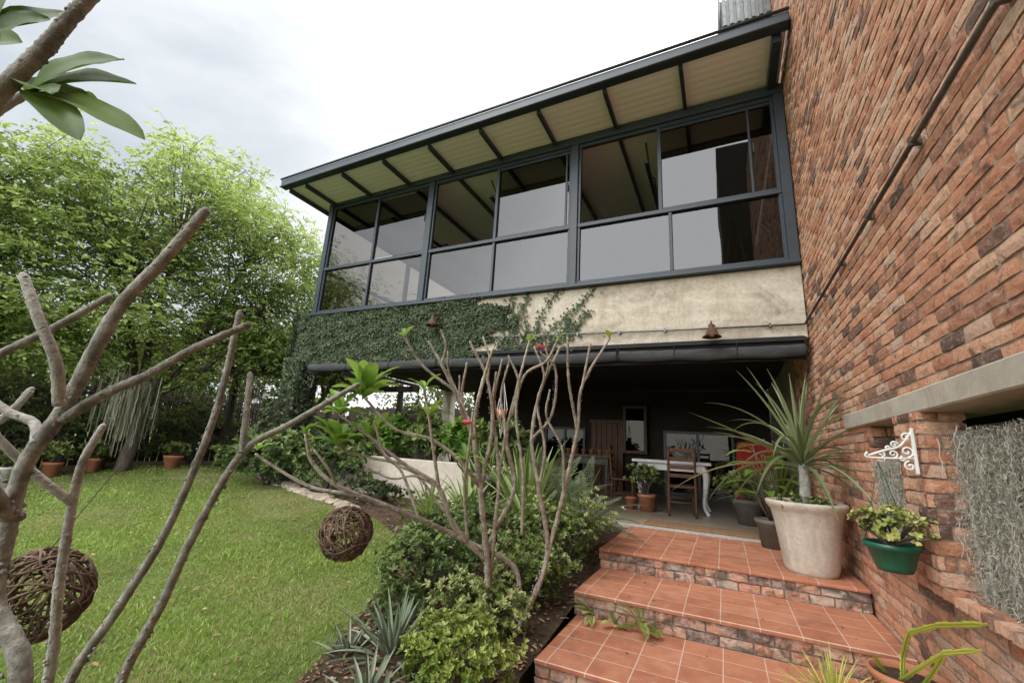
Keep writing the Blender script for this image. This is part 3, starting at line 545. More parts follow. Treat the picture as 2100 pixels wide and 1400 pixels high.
pot('plant_pot',(.72,6.75,FL),.2,.34,M['greyp'],'dark pot beside the brick wall on the veranda')
spiky('strappy_plant',(.62,6.75,-.62),60,1.05,.035,1.1,LEAF_SHRUB,'arching green strappy plant against the brick wall',(35,88),cat='plant')
mb=MB()
for i in range(16):
    a=i*2.399; h=.25+.05*i; q=np.array([.4+.14*math.cos(a),6.0+.14*math.sin(a),FL+.3+h*.85]); mb.tube([(.45,6.0,FL+.25),q],.006,5,mi=1); d=np.array([math.cos(a),math.sin(a),.35]); mb.strap(q,d,.3,.13,.9,R.uniform(.2,.9),0,8,.12)
build(mb,'broad_leaved_plant',[LEAF_FRANG,M['bark']],label='glossy broad leaved plant behind the pale planter',category='plant')
pot('plant_pot',(.45,6.0,FL),.17,.3,M['greyp'],'dark pot behind the pale concrete planter')
pot('plant_pot',(-3.0,5.55,-.93),.2,.55,M['greyp'],'tall grey pot in the garden bed')
for (x,y,r,m) in ((-11.9,6.2,.2,'terra'),(-12.4,3.6,.16,'white'),(-12.5,4.3,.17,'terra'),(-9.6,7.4,.2,'greyp'),(-12.6,5.0,.14,'terra')):
    z=float(gz(y)); pot('plant_pot',(x,y,z),r,.3,M[m],'%s garden pot with small plant beside the lawn'%({'terra':'terracotta','white':'white','greyp':'grey'}[m]),group='pots along the lawn')
    bush('potted_shrub',(x,y,z+.42),(.25,.25,.2),60,.09,.03,LEAF_SHRUB,'small green plant in a garden pot',base=(x,y,z+.25),cat='plant')
for i in range(6):
    x=-7.1+.78*i; bush('potted_shrub',(x,6.45,-.05),(.36,.28,.42),130,.13,.05,R.choice([LEAF_SHRUBD,LEAF_FRANG,LEAF_SHRUBD]),'leafy green plant behind the planter wall',base=(x,6.4,-.9),cat='plant',group='plants behind the planter wall')
for i in range(14):
    u=i/13; x=-5.1-3.6*u; y=float(np.interp(x,bedx[::-1],bedy[::-1]))-.05+R.uniform(-.05,.05); mb=MB(); z=float(gz(y)); r=R.uniform(.1,.17)
    V=[];n=10
    for (rr,zz) in ((.8,-.3),(1,.1),(.85,.45),(.4,.62),(0.05,.64)):
        for j in range(n): a=6.283*j/n; k=r*rr*R.uniform(.82,1.15); V.append((x+1.5*k*math.cos(a),y+k*math.sin(a),z+r*zz*R.uniform(.85,1.1)))
    mb.add(V,[(q*n+j,q*n+(j+1)%n,(q+1)*n+(j+1)%n,(q+1)*n+j) for q in range(4) for j in range(n)],.5); build(mb,'garden_rock',M['rock'],label='flat brown edging stone between lawn and bed',category='rock',group='edging stones')
# ------------------------------------------------------------ veranda furniture
T=empty('dining_table',(-.85,8.7,FL),label='white dining table with curved carved legs',category='table')
mb=MB(); mb.bbox(-1.5,-.2,8.2,9.2,FL+.8,FL+.85,.012); build(mb,'table_top',M['white'],T)
mb=MB(); mb.bbox(-1.4,-.3,8.3,9.1,FL+.68,FL+.8,.01); build(mb,'apron',M['white'],T)
for sx in (-1.36,-.34):
    for sy in (8.34,9.06):
        ox=-.05 if sx<-.8 else .05; mb=MB(); mb.tube([(sx,sy,FL+.78),(sx+ox,sy,FL+.62),(sx+ox*.6,sy,FL+.4),(sx,sy,FL+.15),(sx+ox,sy,FL+.03),(sx+ox*1.3,sy,FL)],[.05,.055,.04,.025,.03,.035],10,4); build(mb,'leg',M['white'],T)
def chair(x,y,rot,mat,label):
    E=empty('ladder_back_chair',(x,y,FL),label=label,category='chair',group='dining chairs'); c,s=math.cos(rot),math.sin(rot)
    def tf(mb):
        for V in mb.V: X=V[:,0].copy();Yv=V[:,1].copy(); V[:,0]=x+c*X-s*Yv; V[:,1]=y+s*X+c*Yv; V[:,2]+=FL
        return mb
    mb=MB(); mb.bbox(-.23,.23,-.21,.21,.44,.475,.01); build(tf(mb),'seat',mat,E)
    for lx in (-.2,.2):
        mb=MB(); mb.tube([(lx,.19,0),(lx,.19,.44)],.02,8); build(tf(mb),'leg',mat,E)
        mb=MB(); mb.tube([(lx,-.2,0),(lx,-.19,.45),(lx,-.24,1.08)],.02,8,4); mb.tube([(lx,-.2,.2),(lx,.19,.2)],.011,6); build(tf(mb),'leg',mat,E)
    mb=MB()
    for z in (.6,.73,.86,1.0): yy=-.2-.04*(z-.45)/.6; mb.bbox(-.19,.19,yy-.02,yy,z,z+.06,.004)
    build(tf(mb),'backrest',mat,E)
    for yy,zz in ((-.2,.22),(.19,.26)): mb=MB(); mb.tube([(-.2,yy,zz),(.2,yy,zz)],.011,6); build(tf(mb),'stretcher',mat,E)
chair(-.66,7.95,.15,M['wood'],'dark wooden ladder back chair at the white table')
chair(-1.75,8.7,-1.5,M['wood'],'dark wooden ladder back chair at the table end')
mb=MB(); mb.bbox(.2,.8,8.3,8.9,FL+.15,FL+.5,.04); mb.bbox(.2,.8,8.8,9.0,FL+.4,FL+1.25,.05); mb.bbox(.15,.26,8.3,8.9,FL+.1,FL+.7,.03); mb.bbox(.76,.86,8.3,8.9,FL+.1,FL+.7,.03); build(mb,'armchair',M['red'],label='high backed red armchair on the veranda',category='armchair')
K=empty('console_table',(-2.8,9.8,FL),label='white console table with curved legs',category='table')
mb=MB(); mb.bbox(-3.4,-2.2,9.6,10,FL+.8,FL+.86,.01); mb.bbox(-3.33,-2.27,9.66,9.95,FL+.66,FL+.8,.008); build(mb,'table_top',M['greyp'],K)
for sx in (-3.3,-2.3):
    for sy in (9.68,9.93): mb=MB(); mb.tube([(sx,sy,FL+.66),(sx,sy-.03,FL+.4),(sx,sy,FL)],[.04,.03,.025],8,4); build(mb,'leg',M['greyp'],K)
for i in range(6): pot('plant_pot',(-3.2+.18*i,9.75,FL+.86),.06,.11,M['terra'],'tiny terracotta pot on the white console',group='tiny pots on the console')
mb=MB(); 
for a in ((-2.3,-2.22,.0,1.2),(-1.78,-1.7,.0,1.2),(-2.22,-1.78,1.12,1.2),(-2.22,-1.78,0,.08)): mb.bbox(a[0],a[1],11.36,11.42,a[2],a[3],.01)
mr=build(mb,'wall_mirror',M['wood'],label='tall carved wooden mirror on the rear wall',category='mirror')
mb=MB(); mb.add([(-2.22,11.4,.08),(-1.78,11.4,.08),(-1.78,11.4,1.12),(-2.22,11.4,1.12)],[(0,1,2,3)]); build(mb,'mirror_glass',M['dglass'],mr)
mb=MB(); mb.tube([(.1,7.9,2.4),(.35,8.1,4.3)],.025,6); mb.tube([(.65,7.9,2.4),(.4,8.1,4.3)],.025,6); mb.tube([(.4,8.6,2.4),(.38,8.1,4.2)],.025,6); mb.bbox(.1,.65,7.9,7.98,3.05,3.1); build(mb,'easel',M['owood'],label='orange wooden easel behind the upper glazing',category='easel')
hc=(-3.13,6.15,.42); hp=empty('hanging_planter',hc,label='terracotta pot in rope hanger below the beam',category='hanging pot')
mb=MB(); mb.lathe([(0,0),(.06,0),(.09,.14),(.08,.14)],hc,18); build(mb,'pot',M['terra'],hp)
mb=MB()
for k in range(4): a=k*1.57; mb.tube([(hc[0],hc[1],hc[2]-.3),(hc[0]+.05*math.cos(a),hc[1]+.05*math.sin(a),hc[2]),(hc[0]+.09*math.cos(a),hc[1]+.09*math.sin(a),hc[2]+.14),(hc[0],hc[1],hc[2]+.6),(hc[0],hc[1],1.2)],.006,5)
build(mb,'rope_hanger',M['white'],hp)
# ------------------------------------------------------------ ivy
mb=MB()
def ivy(n,x0,x1,z0,z1,Yp,fn=None,sz=.05):
    x=rng.uniform(x0,x1,n);z=rng.uniform(z0,z1,n)
    if fn is not None: k=fn(x,z); x=x[k];z=z[k]
    n=len(x); th=np.abs(np.sin(x*5+z*3)*np.sin(z*9-x*2))*.035
    P=np.stack([x,Yp-rng.uniform(.005,.05,n)-th,z],1); a=rng.uniform(0,6.28,n); D=np.stack([np.cos(a)*.8,-rng.uniform(.1,.6,n),np.sin(a)*.8-.35],1)
    mb.leaves(P,D,np.stack([rng.normal(0,.3,n),-np.ones(n),rng.normal(.3,.3,n)],1),sz*rng.uniform(.6,1.3,n),sz*.85,np.clip(.45+rng.normal(0,.2,n)+th*6,0,1))
edge=lambda x,z: (x< -3.55+.35*np.sin(z*7)+.2*np.sin(z*23+1)+(z-1.5)*.45-.25*np.sin(z*3))&(rng.random(len(x))>.04)
ivy(30000,-8.1,-2.9,1.42,2.47,6.05,edge)
ivy(2500,-7.9,-3.8,1.38,1.5,6.03)
ivy(5000,-8.08,-7.6,-.9,1.5,5.92)
n=3500; P=np.stack([-8.04-rng.uniform(0,.08,n),rng.uniform(5.9,6.5,n),np.where(rng.random(n)<.5,rng.uniform(1.4,2.45,n),rng.uniform(-.8,1.5,n))],1)
mb.leaves(P,rng.normal(size=(n,3)),np.tile([-1,0,.3],(n,1))+rng.normal(0,.3,(n,3)),.055,.045,np.clip(rng.normal(.45,.2,n),0,1))
n=4500; P=np.stack([-7.65+rng.uniform(0,.06,n),rng.uniform(5.86,6.32,n),rng.uniform(-.95,1.48,n)],1)
mb.leaves(P,np.stack([rng.uniform(.1,.6,n),rng.normal(0,.7,n),rng.normal(-.3,.7,n)],1),np.tile([1,0,.3],(n,1))+rng.normal(0,.3,(n,3)),.06*rng.uniform(.6,1.2,n),.05,np.clip(rng.normal(.45,.2,n),0,1))
n=700; P=np.stack([rng.uniform(-7.6,-5.0,n),rng.uniform(5.98,6.06,n),1.46-np.abs(rng.normal(0,.10,n))],1); P[:,2]-=.5*np.exp(-((P[:,0]+7.6)/.35)**2)*rng.random(n)
mb.leaves(P,rng.normal(0,.5,(n,3))+[0,-.3,-.7],np.tile([0,-1,.2],(n,1))+rng.normal(0,.3,(n,3)),.055,.045,np.clip(rng.normal(.4,.2,n),0,1))
def vine(P,n=150):
    P=np.array(P); Q=np.array([P[0]+(P[1]-P[0])*u for u in np.linspace(0,1,12)]); Q=Q+np.stack([np.sin(np.linspace(0,5,12)*1.3+P[0][0]*9)*.05,np.zeros(12),np.zeros(12)],1)
    mb.tube(Q,.005,5,mi=1); u=rng.random(n)**1.2*11; i=u.astype(int).clip(0,10); f=(u-i)[:,None]; B=Q[i]*(1-f)+Q[i+1]*f+rng.normal(0,1,(n,3))*[.05,.012,.035]; B[:,1]=np.minimum(B[:,1],6.03)
    a=rng.uniform(0,6.28,n); mb.leaves(B,np.stack([np.cos(a),-rng.uniform(.1,.6,n),np.sin(a)],1),np.tile([0,-1,.2],(n,1)),.045*rng.uniform(.6,1.3,n),.036,rng.uniform(.3,.9,n))
for p in ([(-2.95,6.03,1.5),(-2.98,6.03,2.45)],[(-2.8,6.03,1.5),(-2.72,6.03,2.4)],[(-2.7,6.03,1.5),(-2.25,6.03,2.42)],[(-2.5,6.03,1.55),(-1.62,6.03,2.42)],[(-2.3,6.03,1.5),(-1.95,6.03,1.95)],[(-3.1,6.03,1.5),(-2.9,6.03,2.1)],[(-2.1,6.03,1.6),(-1.7,6.03,2.0)]): vine(p,130)
ivy(700,-3.3,-1.9,1.45,1.75,6.05,lambda x,z: rng.random(len(x))<(1.8-z)*2.2*np.clip((-1.8-x),0,1))
build(mb,'ivy',[LEAF_IVY,M['bark']],label='creeping ivy over the concrete beam and pillar',category='ivy')
# ------------------------------------------------------------ fence, pergola
mb=MB(); y=-4
while y<16:
    r=R.uniform(.022,.034); z=float(gz(y)); h=1.9+R.uniform(-.08,.08); x=-14+R.uniform(-.015,.015); mb.tube([(x,y,z-.05),(x+R.uniform(-.01,.01),y+R.uniform(-.01,.01),z+h)],(r,r*.85),6,0,R.random()); y+=r*1.9
for z in (-.5,.7): mb.tube([(-13.93,-4,z),(-13.93,16,z)],.03,6)
build(mb,'pole_fence',M['fence'],label='weathered wooden pole fence around the lawn',category='fence')
mb=MB(); x=-14
while x<-5.2: r=R.uniform(.03,.045); mb.tube([(x,13.5,-1),(x,13.5,1.2+R.uniform(-.06,.06))],r,6); x+=r*1.9
build(mb,'pole_fence',M['fence'],label='weathered wooden pole fence behind the veranda',category='fence')
PG=empty('pergola',(-10.5,9,-.97),label='dark timber pergola beside the house',category='pergola')
for x,y in ((-12.4,7.6),(-9.3,7.6),(-12.4,11),(-9.3,11)): mb=MB(); mb.bbox(x-.07,x+.07,y-.07,y+.07,-1,1.5); build(mb,'post',M['fence'],PG)
for y in (7.6,11): mb=MB(); mb.bbox(-12.8,-8.6,y-.06,y+.06,1.5,1.68); build(mb,'beam',M['fence'],PG)
for i in range(7): x=-12.6+i*.62; mb=MB(); mb.bbox(x-.04,x+.04,7.3,11.3,1.683,1.78); build(mb,'slat',M['fence'],PG)
mb=MB(); mb.bbox(-12.7,-9.5,8.3,8.55,-1,-.45,.01); build(mb,'garden_wall',M['conclt'],label='low pale concrete wall below the pergola',category='wall')
# ------------------------------------------------------------ moss
def moss(name,n,gen,lab,L=(.4,.9),w=.006):
    mb=MB(); k=8
    for _ in range(n):
        p=np.array(gen(),float); l=R.uniform(*L)*R.uniform(.5,1); a=R.uniform(0,6.28); s=np.array([math.cos(a),math.sin(a),0])*w; V=[]; ph=R.uniform(0,6)
        for i in range(k):
            V+=[p-s*(1-.5*i/k),p+s*(1-.5*i/k)]; p=p+np.array([.015*math.sin(i*2+ph),.015*math.cos(i*2.3+ph),-l/k])
        mb.add(V,[(2*i,2*i+1,2*i+3,2*i+2) for i in range(k-1)],R.random())
    return build(mb,name,MOSSD,label=lab,category='moss')
def mossc(name,x,y0,y1,ztop,zbot,n,lab):
    mb=MB(); yv=rng.uniform(y0,y1,n); zt=ztop+.03*np.sin(yv*21)-rng.random(n)**1.15*(ztop-zbot)*.95
    for i in range(n):
        p=np.array([x+rng.normal(0,.035),yv[i],zt[i]]); l=min(R.uniform(.06,.22),zt[i]-zbot+.12*R.random()); k=7;a=R.uniform(0,6.28); s=np.array([math.cos(a),math.sin(a),0])*.0017;V=[];ph=R.uniform(0,6);am=R.uniform(.004,.012)
        for j in range(k): V+=[p-s,p+s]; p=p+np.array([am*math.sin(j*1.9+ph),am*math.cos(j*2.3+ph),-l/k])
        mb.add(V,[(2*j,2*j+1,2*j+3,2*j+2) for j in range(k-1)],R.random())
    m=7*n
    P=np.stack([x+rng.normal(0,.04,m),rng.uniform(y0,y1,m),ztop-rng.random(m)*(ztop-zbot)],1); mb.leaves(P,rng.normal(size=(m,3))+[0,0,-.4],rng.normal(size=(m,3)),.022,.0036,rng.random(m))
    mb.tube([(x,y0-.03,ztop+.02),(x,y1+.03,ztop+.02)],.006,6,mi=1)
    return build(mb,name,[MOSS,M['galv']],label=lab,category='moss')
mossc('moss_curtain',1.10,1.3,3.0,.2,-.62,10500,'grey hanging moss curtain in the large wall opening')
mossc('moss_curtain',1.06,3.5,4.14,.05,-.54,3600,'grey hanging moss curtain in the small wall opening')
moss('tree_moss',340,lambda:(-11.2+rng.normal(0,.2),4.75+rng.normal(0,.22),.75+rng.normal(0,.2)),'grey beard moss hanging from the garden tree',(.7,1.5),.008)
moss('tree_moss',130,lambda:(-12.2+rng.normal(0,.2),8+rng.normal(0,.2),1.3+rng.normal(0,.1)),'grey beard moss hanging by the pergola',(.5,1.2),.008)
# ------------------------------------------------------------ trees
def tree(base,top,trunkr,blobs,nclump,mat,label,ls=.095,lw=.052,sprays=40,tb=.5,lean=(0,0)):
    base=np.array(base,float); E=empty('garden_tree',base,label=label,category='tree')
    tk=MB(); fork=base+np.array([lean[0],lean[1],top]); tk.tube([base-np.array([0,0,.1]),base+(fork-base)*.5+np.array([.1,.05,0]),fork],[trunkr,trunkr*.8,trunkr*.7],12,5,knob=.04)
    cr=MB(); limbs=[]
    for (c,r) in blobs:
        c=np.array(c,float); m=(fork+c)/2+rng.normal(0,.15,3)+[0,0,-.2]; e=c+rng.normal(0,.2,3)+[0,0,.3]; tk.tube([fork-[0,0,.1],m,e],[trunkr*.6,trunkr*.42,trunkr*.2],8,5,knob=.03); limbs.append((m,e))
    w=np.array([r[0]*r[1]*r[2] for c,r in blobs]); w=w/w.sum()
    for i in range(nclump):
        b=rng.choice(len(blobs),p=w); c,r=blobs[b]; d=nrm(rng.normal(size=3)); rad=rng.random()**.35; P=np.array(c)+d*np.array(r)*rad*rng.uniform(.9,1.15)
        m,e=limbs[b]; s=m+(e-m)*rng.uniform(.2,1); q=(s+P)/2+[0,0,.12]; tk.tube([s,q,P],[trunkr*.16,trunkr*.1,.01],5,3)
        cs=rng.uniform(.2,.44); k=int(sprays*rng.uniform(.6,1.3)); off=rng.normal(size=(k,3))*np.array([cs,cs,cs*.55]); B=P+off
        D=nrm(off*[1,1,.5]+rng.normal(0,.25,(k,3))*cs+[0,0,-.08]); ax=6
        for _ in range(4): 
            j=R.randrange(k); tk.tube([P,(P+B[j])/2+[0,0,.03],B[j]],[.008,.005,.003],4)
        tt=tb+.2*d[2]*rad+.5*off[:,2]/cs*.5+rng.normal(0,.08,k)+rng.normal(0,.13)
        for a in range(ax):
            u=a/ax; sp=ls*2.3; Pp=B+D*sp*u-np.array([0,0,.4])*sp*u*u; S=nrm(np.cross(D,[0,0,1.]))*(1 if a%2 else -1)
            cr.leaves(Pp,S*.9+D*.7+rng.normal(0,.45,(k,3))-[0,0,.15],np.tile([0,0,1.],(k,1))+rng.normal(0,.6,(k,3)),ls*rng.uniform(.6,1.25,k),lw,np.clip(tt+rng.normal(0,.13,k),0,1))
    build(tk,'trunk',M['bark'],E); build(cr,'crown',mat,E); return E
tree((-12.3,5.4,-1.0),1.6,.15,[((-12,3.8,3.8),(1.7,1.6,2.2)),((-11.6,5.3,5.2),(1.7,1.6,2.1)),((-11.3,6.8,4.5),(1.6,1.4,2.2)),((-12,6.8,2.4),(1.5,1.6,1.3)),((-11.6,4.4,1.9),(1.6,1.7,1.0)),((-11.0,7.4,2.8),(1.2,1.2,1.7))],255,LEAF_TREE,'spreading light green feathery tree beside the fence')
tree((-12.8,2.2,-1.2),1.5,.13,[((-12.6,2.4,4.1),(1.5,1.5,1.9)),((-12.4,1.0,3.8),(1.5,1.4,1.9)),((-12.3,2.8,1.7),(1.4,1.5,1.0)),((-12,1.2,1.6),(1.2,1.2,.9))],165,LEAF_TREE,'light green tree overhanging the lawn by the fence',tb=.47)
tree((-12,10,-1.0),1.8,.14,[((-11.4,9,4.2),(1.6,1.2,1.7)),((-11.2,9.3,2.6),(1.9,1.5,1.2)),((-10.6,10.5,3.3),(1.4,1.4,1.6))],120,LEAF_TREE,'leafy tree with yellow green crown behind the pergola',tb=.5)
mb=MB()
for i in range(180):
    if i<130: c=np.array([R.uniform(-22,-15.4),R.uniform(-5,17),R.uniform(-.3,3.2)])
    else: c=np.array([R.uniform(-16,-3),R.uniform(15,20),R.uniform(-.5,3.2)])
    n=330; r=R.uniform(.7,1.4); d=nrm(rng.normal(size=(n,3))); P=c+d*r*(rng.random((n,1))**.3)*[1,1,.8]
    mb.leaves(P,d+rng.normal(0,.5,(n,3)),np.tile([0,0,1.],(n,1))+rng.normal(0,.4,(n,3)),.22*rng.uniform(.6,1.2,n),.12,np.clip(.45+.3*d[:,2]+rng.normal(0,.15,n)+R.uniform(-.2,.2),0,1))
build(mb,'woodland',LEAF_WOOD,kind='stuff')
# ------------------------------------------------------------ frangipanis
cm=lambda s:[tuple(float(a)/100 for a in p.split(',')) for p in s.split(';')]
def limb(mb,s,r0,r1,sub=6,n=10,mi=0,knob=.05):
    P=cm(s) if isinstance(s,str) else s; k=len(P); P=[np.array(p,float) for p in P]; rr=[r0+(r1-r0)*i/(k-1) for i in range(k)]
    ln=sum(np.linalg.norm(P[i+1]-P[i]) for i in range(k-1)); seg=max(r1*1.1,.006); sub=int(min(18,max(sub,ln/(k-1)/seg)))
    mb.tube(P,rr,n,sub,mi=mi,knob=knob)
    e=P[-1];d=nrm(e-P[-2]); mb.tube([e-d*.004,e+d*r1*.6,e+d*r1*1.1],[r1*.98,r1*.8,r1*.3],n,0,mi=mi)
    for i in range(k-1):
        L=np.linalg.norm(P[i+1]-P[i]); m=int(L/(r1*1.5))
        for j in range(m):
            u=R.random(); c=P[i]+(P[i+1]-P[i])*u; dd=nrm(P[i+1]-P[i]); a=nrm(np.cross(dd,rng.normal(size=3))); r=rr[i]+(rr[i+1]-rr[i])*u
            q=c+a*r*.86; mb.tube([q-a*r*.1,q+a*r*.2,q+a*r*.32],[r*.36,r*.3,r*.12],6,0,mi=mi)
def bigleaf(mb,B,T,W,t=.5,up=(0,0,1),sag=.08,mi=0):
    B=np.array(B,float);T=np.array(T,float);d=T-B;L=np.linalg.norm(d);d=d/L; S=nrm(np.cross(d,up)); N=np.cross(S,d); k=12;V=[];wv=R.uniform(0,6)
    for i in range(k+1):
        u=i/k; w=W*.5*(math.sin(math.pi*min(1,u*.93+.03))**.75)*(1-.15*(1-u))*(1 if u<.97 else .3); w=max(w,.0025) if u<.1 else w
        c=B+d*L*u+N*L*sag*math.sin(u*math.pi); rip=.03*math.sin(u*14+wv)*W
        V+=[c+S*w+N*(w*.3+rip),c+S*w*.5+N*w*.2,c,c-S*w*.5+N*w*.2,c-S*w+N*(w*.3-rip)]
    F=[(i*5+j,i*5+j+1,(i+1)*5+j+1,(i+1)*5+j) for i in range(k) for j in range(4)]; tt=[t+R.uniform(-.04,.04)+(.1 if j in(1,2) else 0) for i in range(k) for j in range(4)]
    mb.add(V,F,tt,mi,True)
NT=empty('frangipani_tree',(-1.3,.5,-1.5),label='bare knobbly grey frangipani overhanging the lawn',category='tree')
tk=MB()
limb(tk,"-128,52,-150;-122,47,-90;-120,46,-49;-129,42,-35;-130,41,-23;-128,40,-9;-124,42,3;-119,44,24;-115,48,37;-111,52,51",.018,.012,7)
limb(tk,"-132,56,-150;-137,57,-100;-137,57,-58;-134,53,-35;-133,51,-18;-131,50,-9;-129,51,-1",.012,.0075,6,mi=1)
limb(tk,"-133,51,-18;-133,44,-12;-133,37,-5;-135,31,2",.009,.0075,6,mi=1)
limb(tk,"-135,58,-150;-150,65,-100;-154,68,-67;-143,70,-46;-135,73,-26;-127,74,4;-124,73,33",.014,.008,7)
limb(tk,"-130,56,-150;-140,70,-100;-143,74,-67;-134,75,-45;-128,76,-27;-121,80,-6;-112,87,3;-102,100,16",.014,.0075,7)
limb(tk,"-121,80,-6;-121,79,4;-123,79,16",.010,.0075,6)
limb(tk,"-124,42,0;-119,46,6;-115,51,11;-109,56,18;-103,63,25",.011,.0075,6)
limb(tk,"-130,42,-20;-150,38,-5;-156,35,10;-150,37,14;-144,43,22;-139,49,31",.0115,.008,6)
limb(tk,"-121,40,3;-119,37,11;-120,33,19;-123,30,27",.011,.0085,6,mi=1)
limb(tk,"-126,40,-5;-130,40,-1;-134,37,1;-139,33,5",.0095,.008,6,mi=1)
limb(tk,"-141,35,-5;-137,38,1;-137,40,6",.0085,.007,6,mi=1)
limb(tk,"-125,43,3;-124,44,13;-125,45,22",.008,.006,6)
limb(tk,"-130,41,-20;-118,25,0;-104,14,25;-96,13,37;-91,14,45;-89,16,54;-88,17,60;-86,19,70",.015,.009,7)
limb(tk,"-97,13,38;-95.5,15,44;-94,17,49",.007,.006,5,mi=1)
limb(tk,"-100,12,34;-104,11,45;-105,12,56",.008,.007,5,mi=1)
build(tk,'trunk',[M['frang'],M['frangp']],NT)
cr=MB()
b1=(-.94,.17,.49)
for tp,w,t in (((-.87,.24,.59),.075,.5),((-.77,.26,.42),.062,.85),((-.79,.20,.38),.055,.5),((-.99,.25,.56),.07,.25),((-.86,.26,.555),.075,.35),((-.885,.22,.5),.055,.7),((-.84,.17,.45),.055,.6)): bigleaf(cr,b1,tp,w,t,(.5,-.5,.6),.06)
for tp,w,t in (((-1.06,.14,.73),.07,.4),((-.98,.17,.65),.07,.3),((-.96,.15,.57),.06,.5),((-1.10,.12,.70),.07,.35),((-1.0,.2,.70),.07,.25),((-1.13,.13,.6),.07,.3)): bigleaf(cr,(-1.05,.12,.56),tp,w,t,(.5,-.8,.3),.08)
build(cr,'crown',LEAF_BIG,NT)
MT=empty('frangipani_tree',(-1.5,3.0,-1.36),label='branching frangipani with few green leaves beside the steps',category='tree')
tk=MB(); L2=[("-150,302,-136;-154,299,-111;-152,290,-78;-154,276,-29;-156,265,10;-150,260,37;-141,257,65",.04,.013),
("-154,276,-29;-147,275,11;-150,269,45;-160,257,71",.022,.012),("-156,266,4;-164,248,35;-168,236,51;-175,229,65",.02,.011),("-164,248,35;-179,231,49;-186,217,66",.015,.010),
("-150,302,-120;-154,294,-73;-137,296,-29;-140,285,5;-132,280,39;-122,276,74",.028,.011),("-140,305,-136;-119,318,-78;-121,303,-28;-126,298,6;-120,297,42;-105,295,74",.03,.012),
("-119,318,-78;-107,317,-31;-97,315,15;-92,309,47;-73,314,83",.024,.011),("-97,315,15;-101,304,50;-100,296,81",.017,.011),("-92,309,47;-85,304,77",.014,.010),("-136,283,22;-124,275,49;-108,275,59;-100,275,74",.015,.010),
("-140,306,-136;-138,311,-88;-161,277,-65;-177,241,-48;-190,209,-35;-199,190,-27;-207,178,-15;-209,172,0",.03,.010),("-190,209,-35;-195,199,-32;-212,185,-29;-224,171,-20;-230,160,-12",.017,.009),
("-152,290,-78;-166,266,-55;-171,251,-29;-187,233,-15;-202,216,0;-215,200,13",.024,.010),("-171,251,-29;-170,240,-7;-171,233,14;-173,227,32",.017,.010),("-187,233,-15;-209,216,-11;-214,200,-6",.014,.010),
("-154,276,-29;-161,256,-10;-175,240,2;-192,225,7;-205,208,25",.02,.010),("-126,298,6;-110,295,24;-106,289,55;-115,281,67",.016,.010),
("-156,265,10;-166,262,30;-160,255,55",.014,.010),("-140,285,5;-147,276,30;-140,270,60",.013,.010),("-120,297,42;-113,292,60;-116,290,76",.012,.009),("-150,269,45;-146,262,60;-150,258,74",.011,.009),("-168,236,51;-163,232,62;-165,228,72",.011,.009),
("-161,277,-65;-158,262,-30;-150,250,-5;-146,245,20",.018,.010),("-154,299,-100;-148,290,-60;-144,284,-20;-148,276,25;-142,266,50",.024,.010),
("-177,241,-48;-186,230,-20;-196,222,-8;-200,215,10",.014,.009),("-161,277,-65;-178,262,-40;-190,250,-22;-204,240,-15;-212,228,-2",.016,.009),("-131,300,-60;-128,290,-20;-132,282,20;-128,274,45;-134,268,62",.018,.009),("-166,262,30;-174,255,48;-172,248,62",.011,.009),("-107,317,-31;-103,300,0;-112,290,22;-108,284,40",.013,.009),("-199,190,-27;-196,180,-18;-200,172,-8",.010,.008),
("-171,251,-29;-180,236,-22;-190,226,-24;-200,214,-18",.011,.008),("-144,284,-20;-136,274,10;-138,268,34;-130,262,58",.015,.009),("-121,303,-28;-114,294,0;-118,286,30;-112,282,50;-118,276,70",.015,.009),("-156,265,10;-160,252,22;-158,244,44",.011,.008)]
for s,a,b in L2: limb(tk,s,a*.68,b*.74,5,9,knob=.09)
build(tk,'trunk',M['frang2'],MT)
cr=MB()
def cluster(p,n,L,W,sp=1.0,upb=.35):
    p=np.array(p)
    for i in range(n):
        a=i*2.399+R.uniform(-.3,.3); e=R.uniform(-.1,.9); d=np.array([math.cos(a)*math.cos(e),math.sin(a)*math.cos(e),math.sin(e)+upb*.3]); l=L*R.uniform(.6,1.1); bigleaf(cr,p,p+d*l,W*R.uniform(.8,1.1),R.uniform(.2,1),sag=.12)
cluster((-2.05,2.08,.25),16,.3,.1); cluster((-2.15,2.0,.13),10,.24,.085); cluster((-2.14,2.0,-.06),14,.25,.085); cluster((-1.71,2.33,.16),6,.16,.06); cluster((-1.73,2.27,.32),5,.13,.05)
cluster((-1.86,2.17,.66),3,.1,.04); cluster((-.73,3.14,.83),3,.1,.035); cluster((-2.09,1.72,0),4,.1,.04); cluster((-1.22,2.76,.74),3,.09,.03); cluster((-1.56,2.56,-.1),5,.14,.05); cluster((-1.0,2.75,.74),2,.08,.03); cluster((-2.12,2.28,-.02),9,.22,.08); cluster((-2.3,1.6,-.1),4,.12,.045)
build(cr,'crown',LEAF_FRANG,MT)
fl=MB()
for c in ((-1.15,2.81,.69),(-1.5,2.45,.12)):
    for i in range(11): a=i*.95; d=np.array([math.cos(a),math.sin(a),.35+.3*(i%2)]); bigleaf(fl,c,np.array(c)+d*.055*(1-.2*(i%3)),.034,R.random())
build(fl,'flower',PINK,MT)
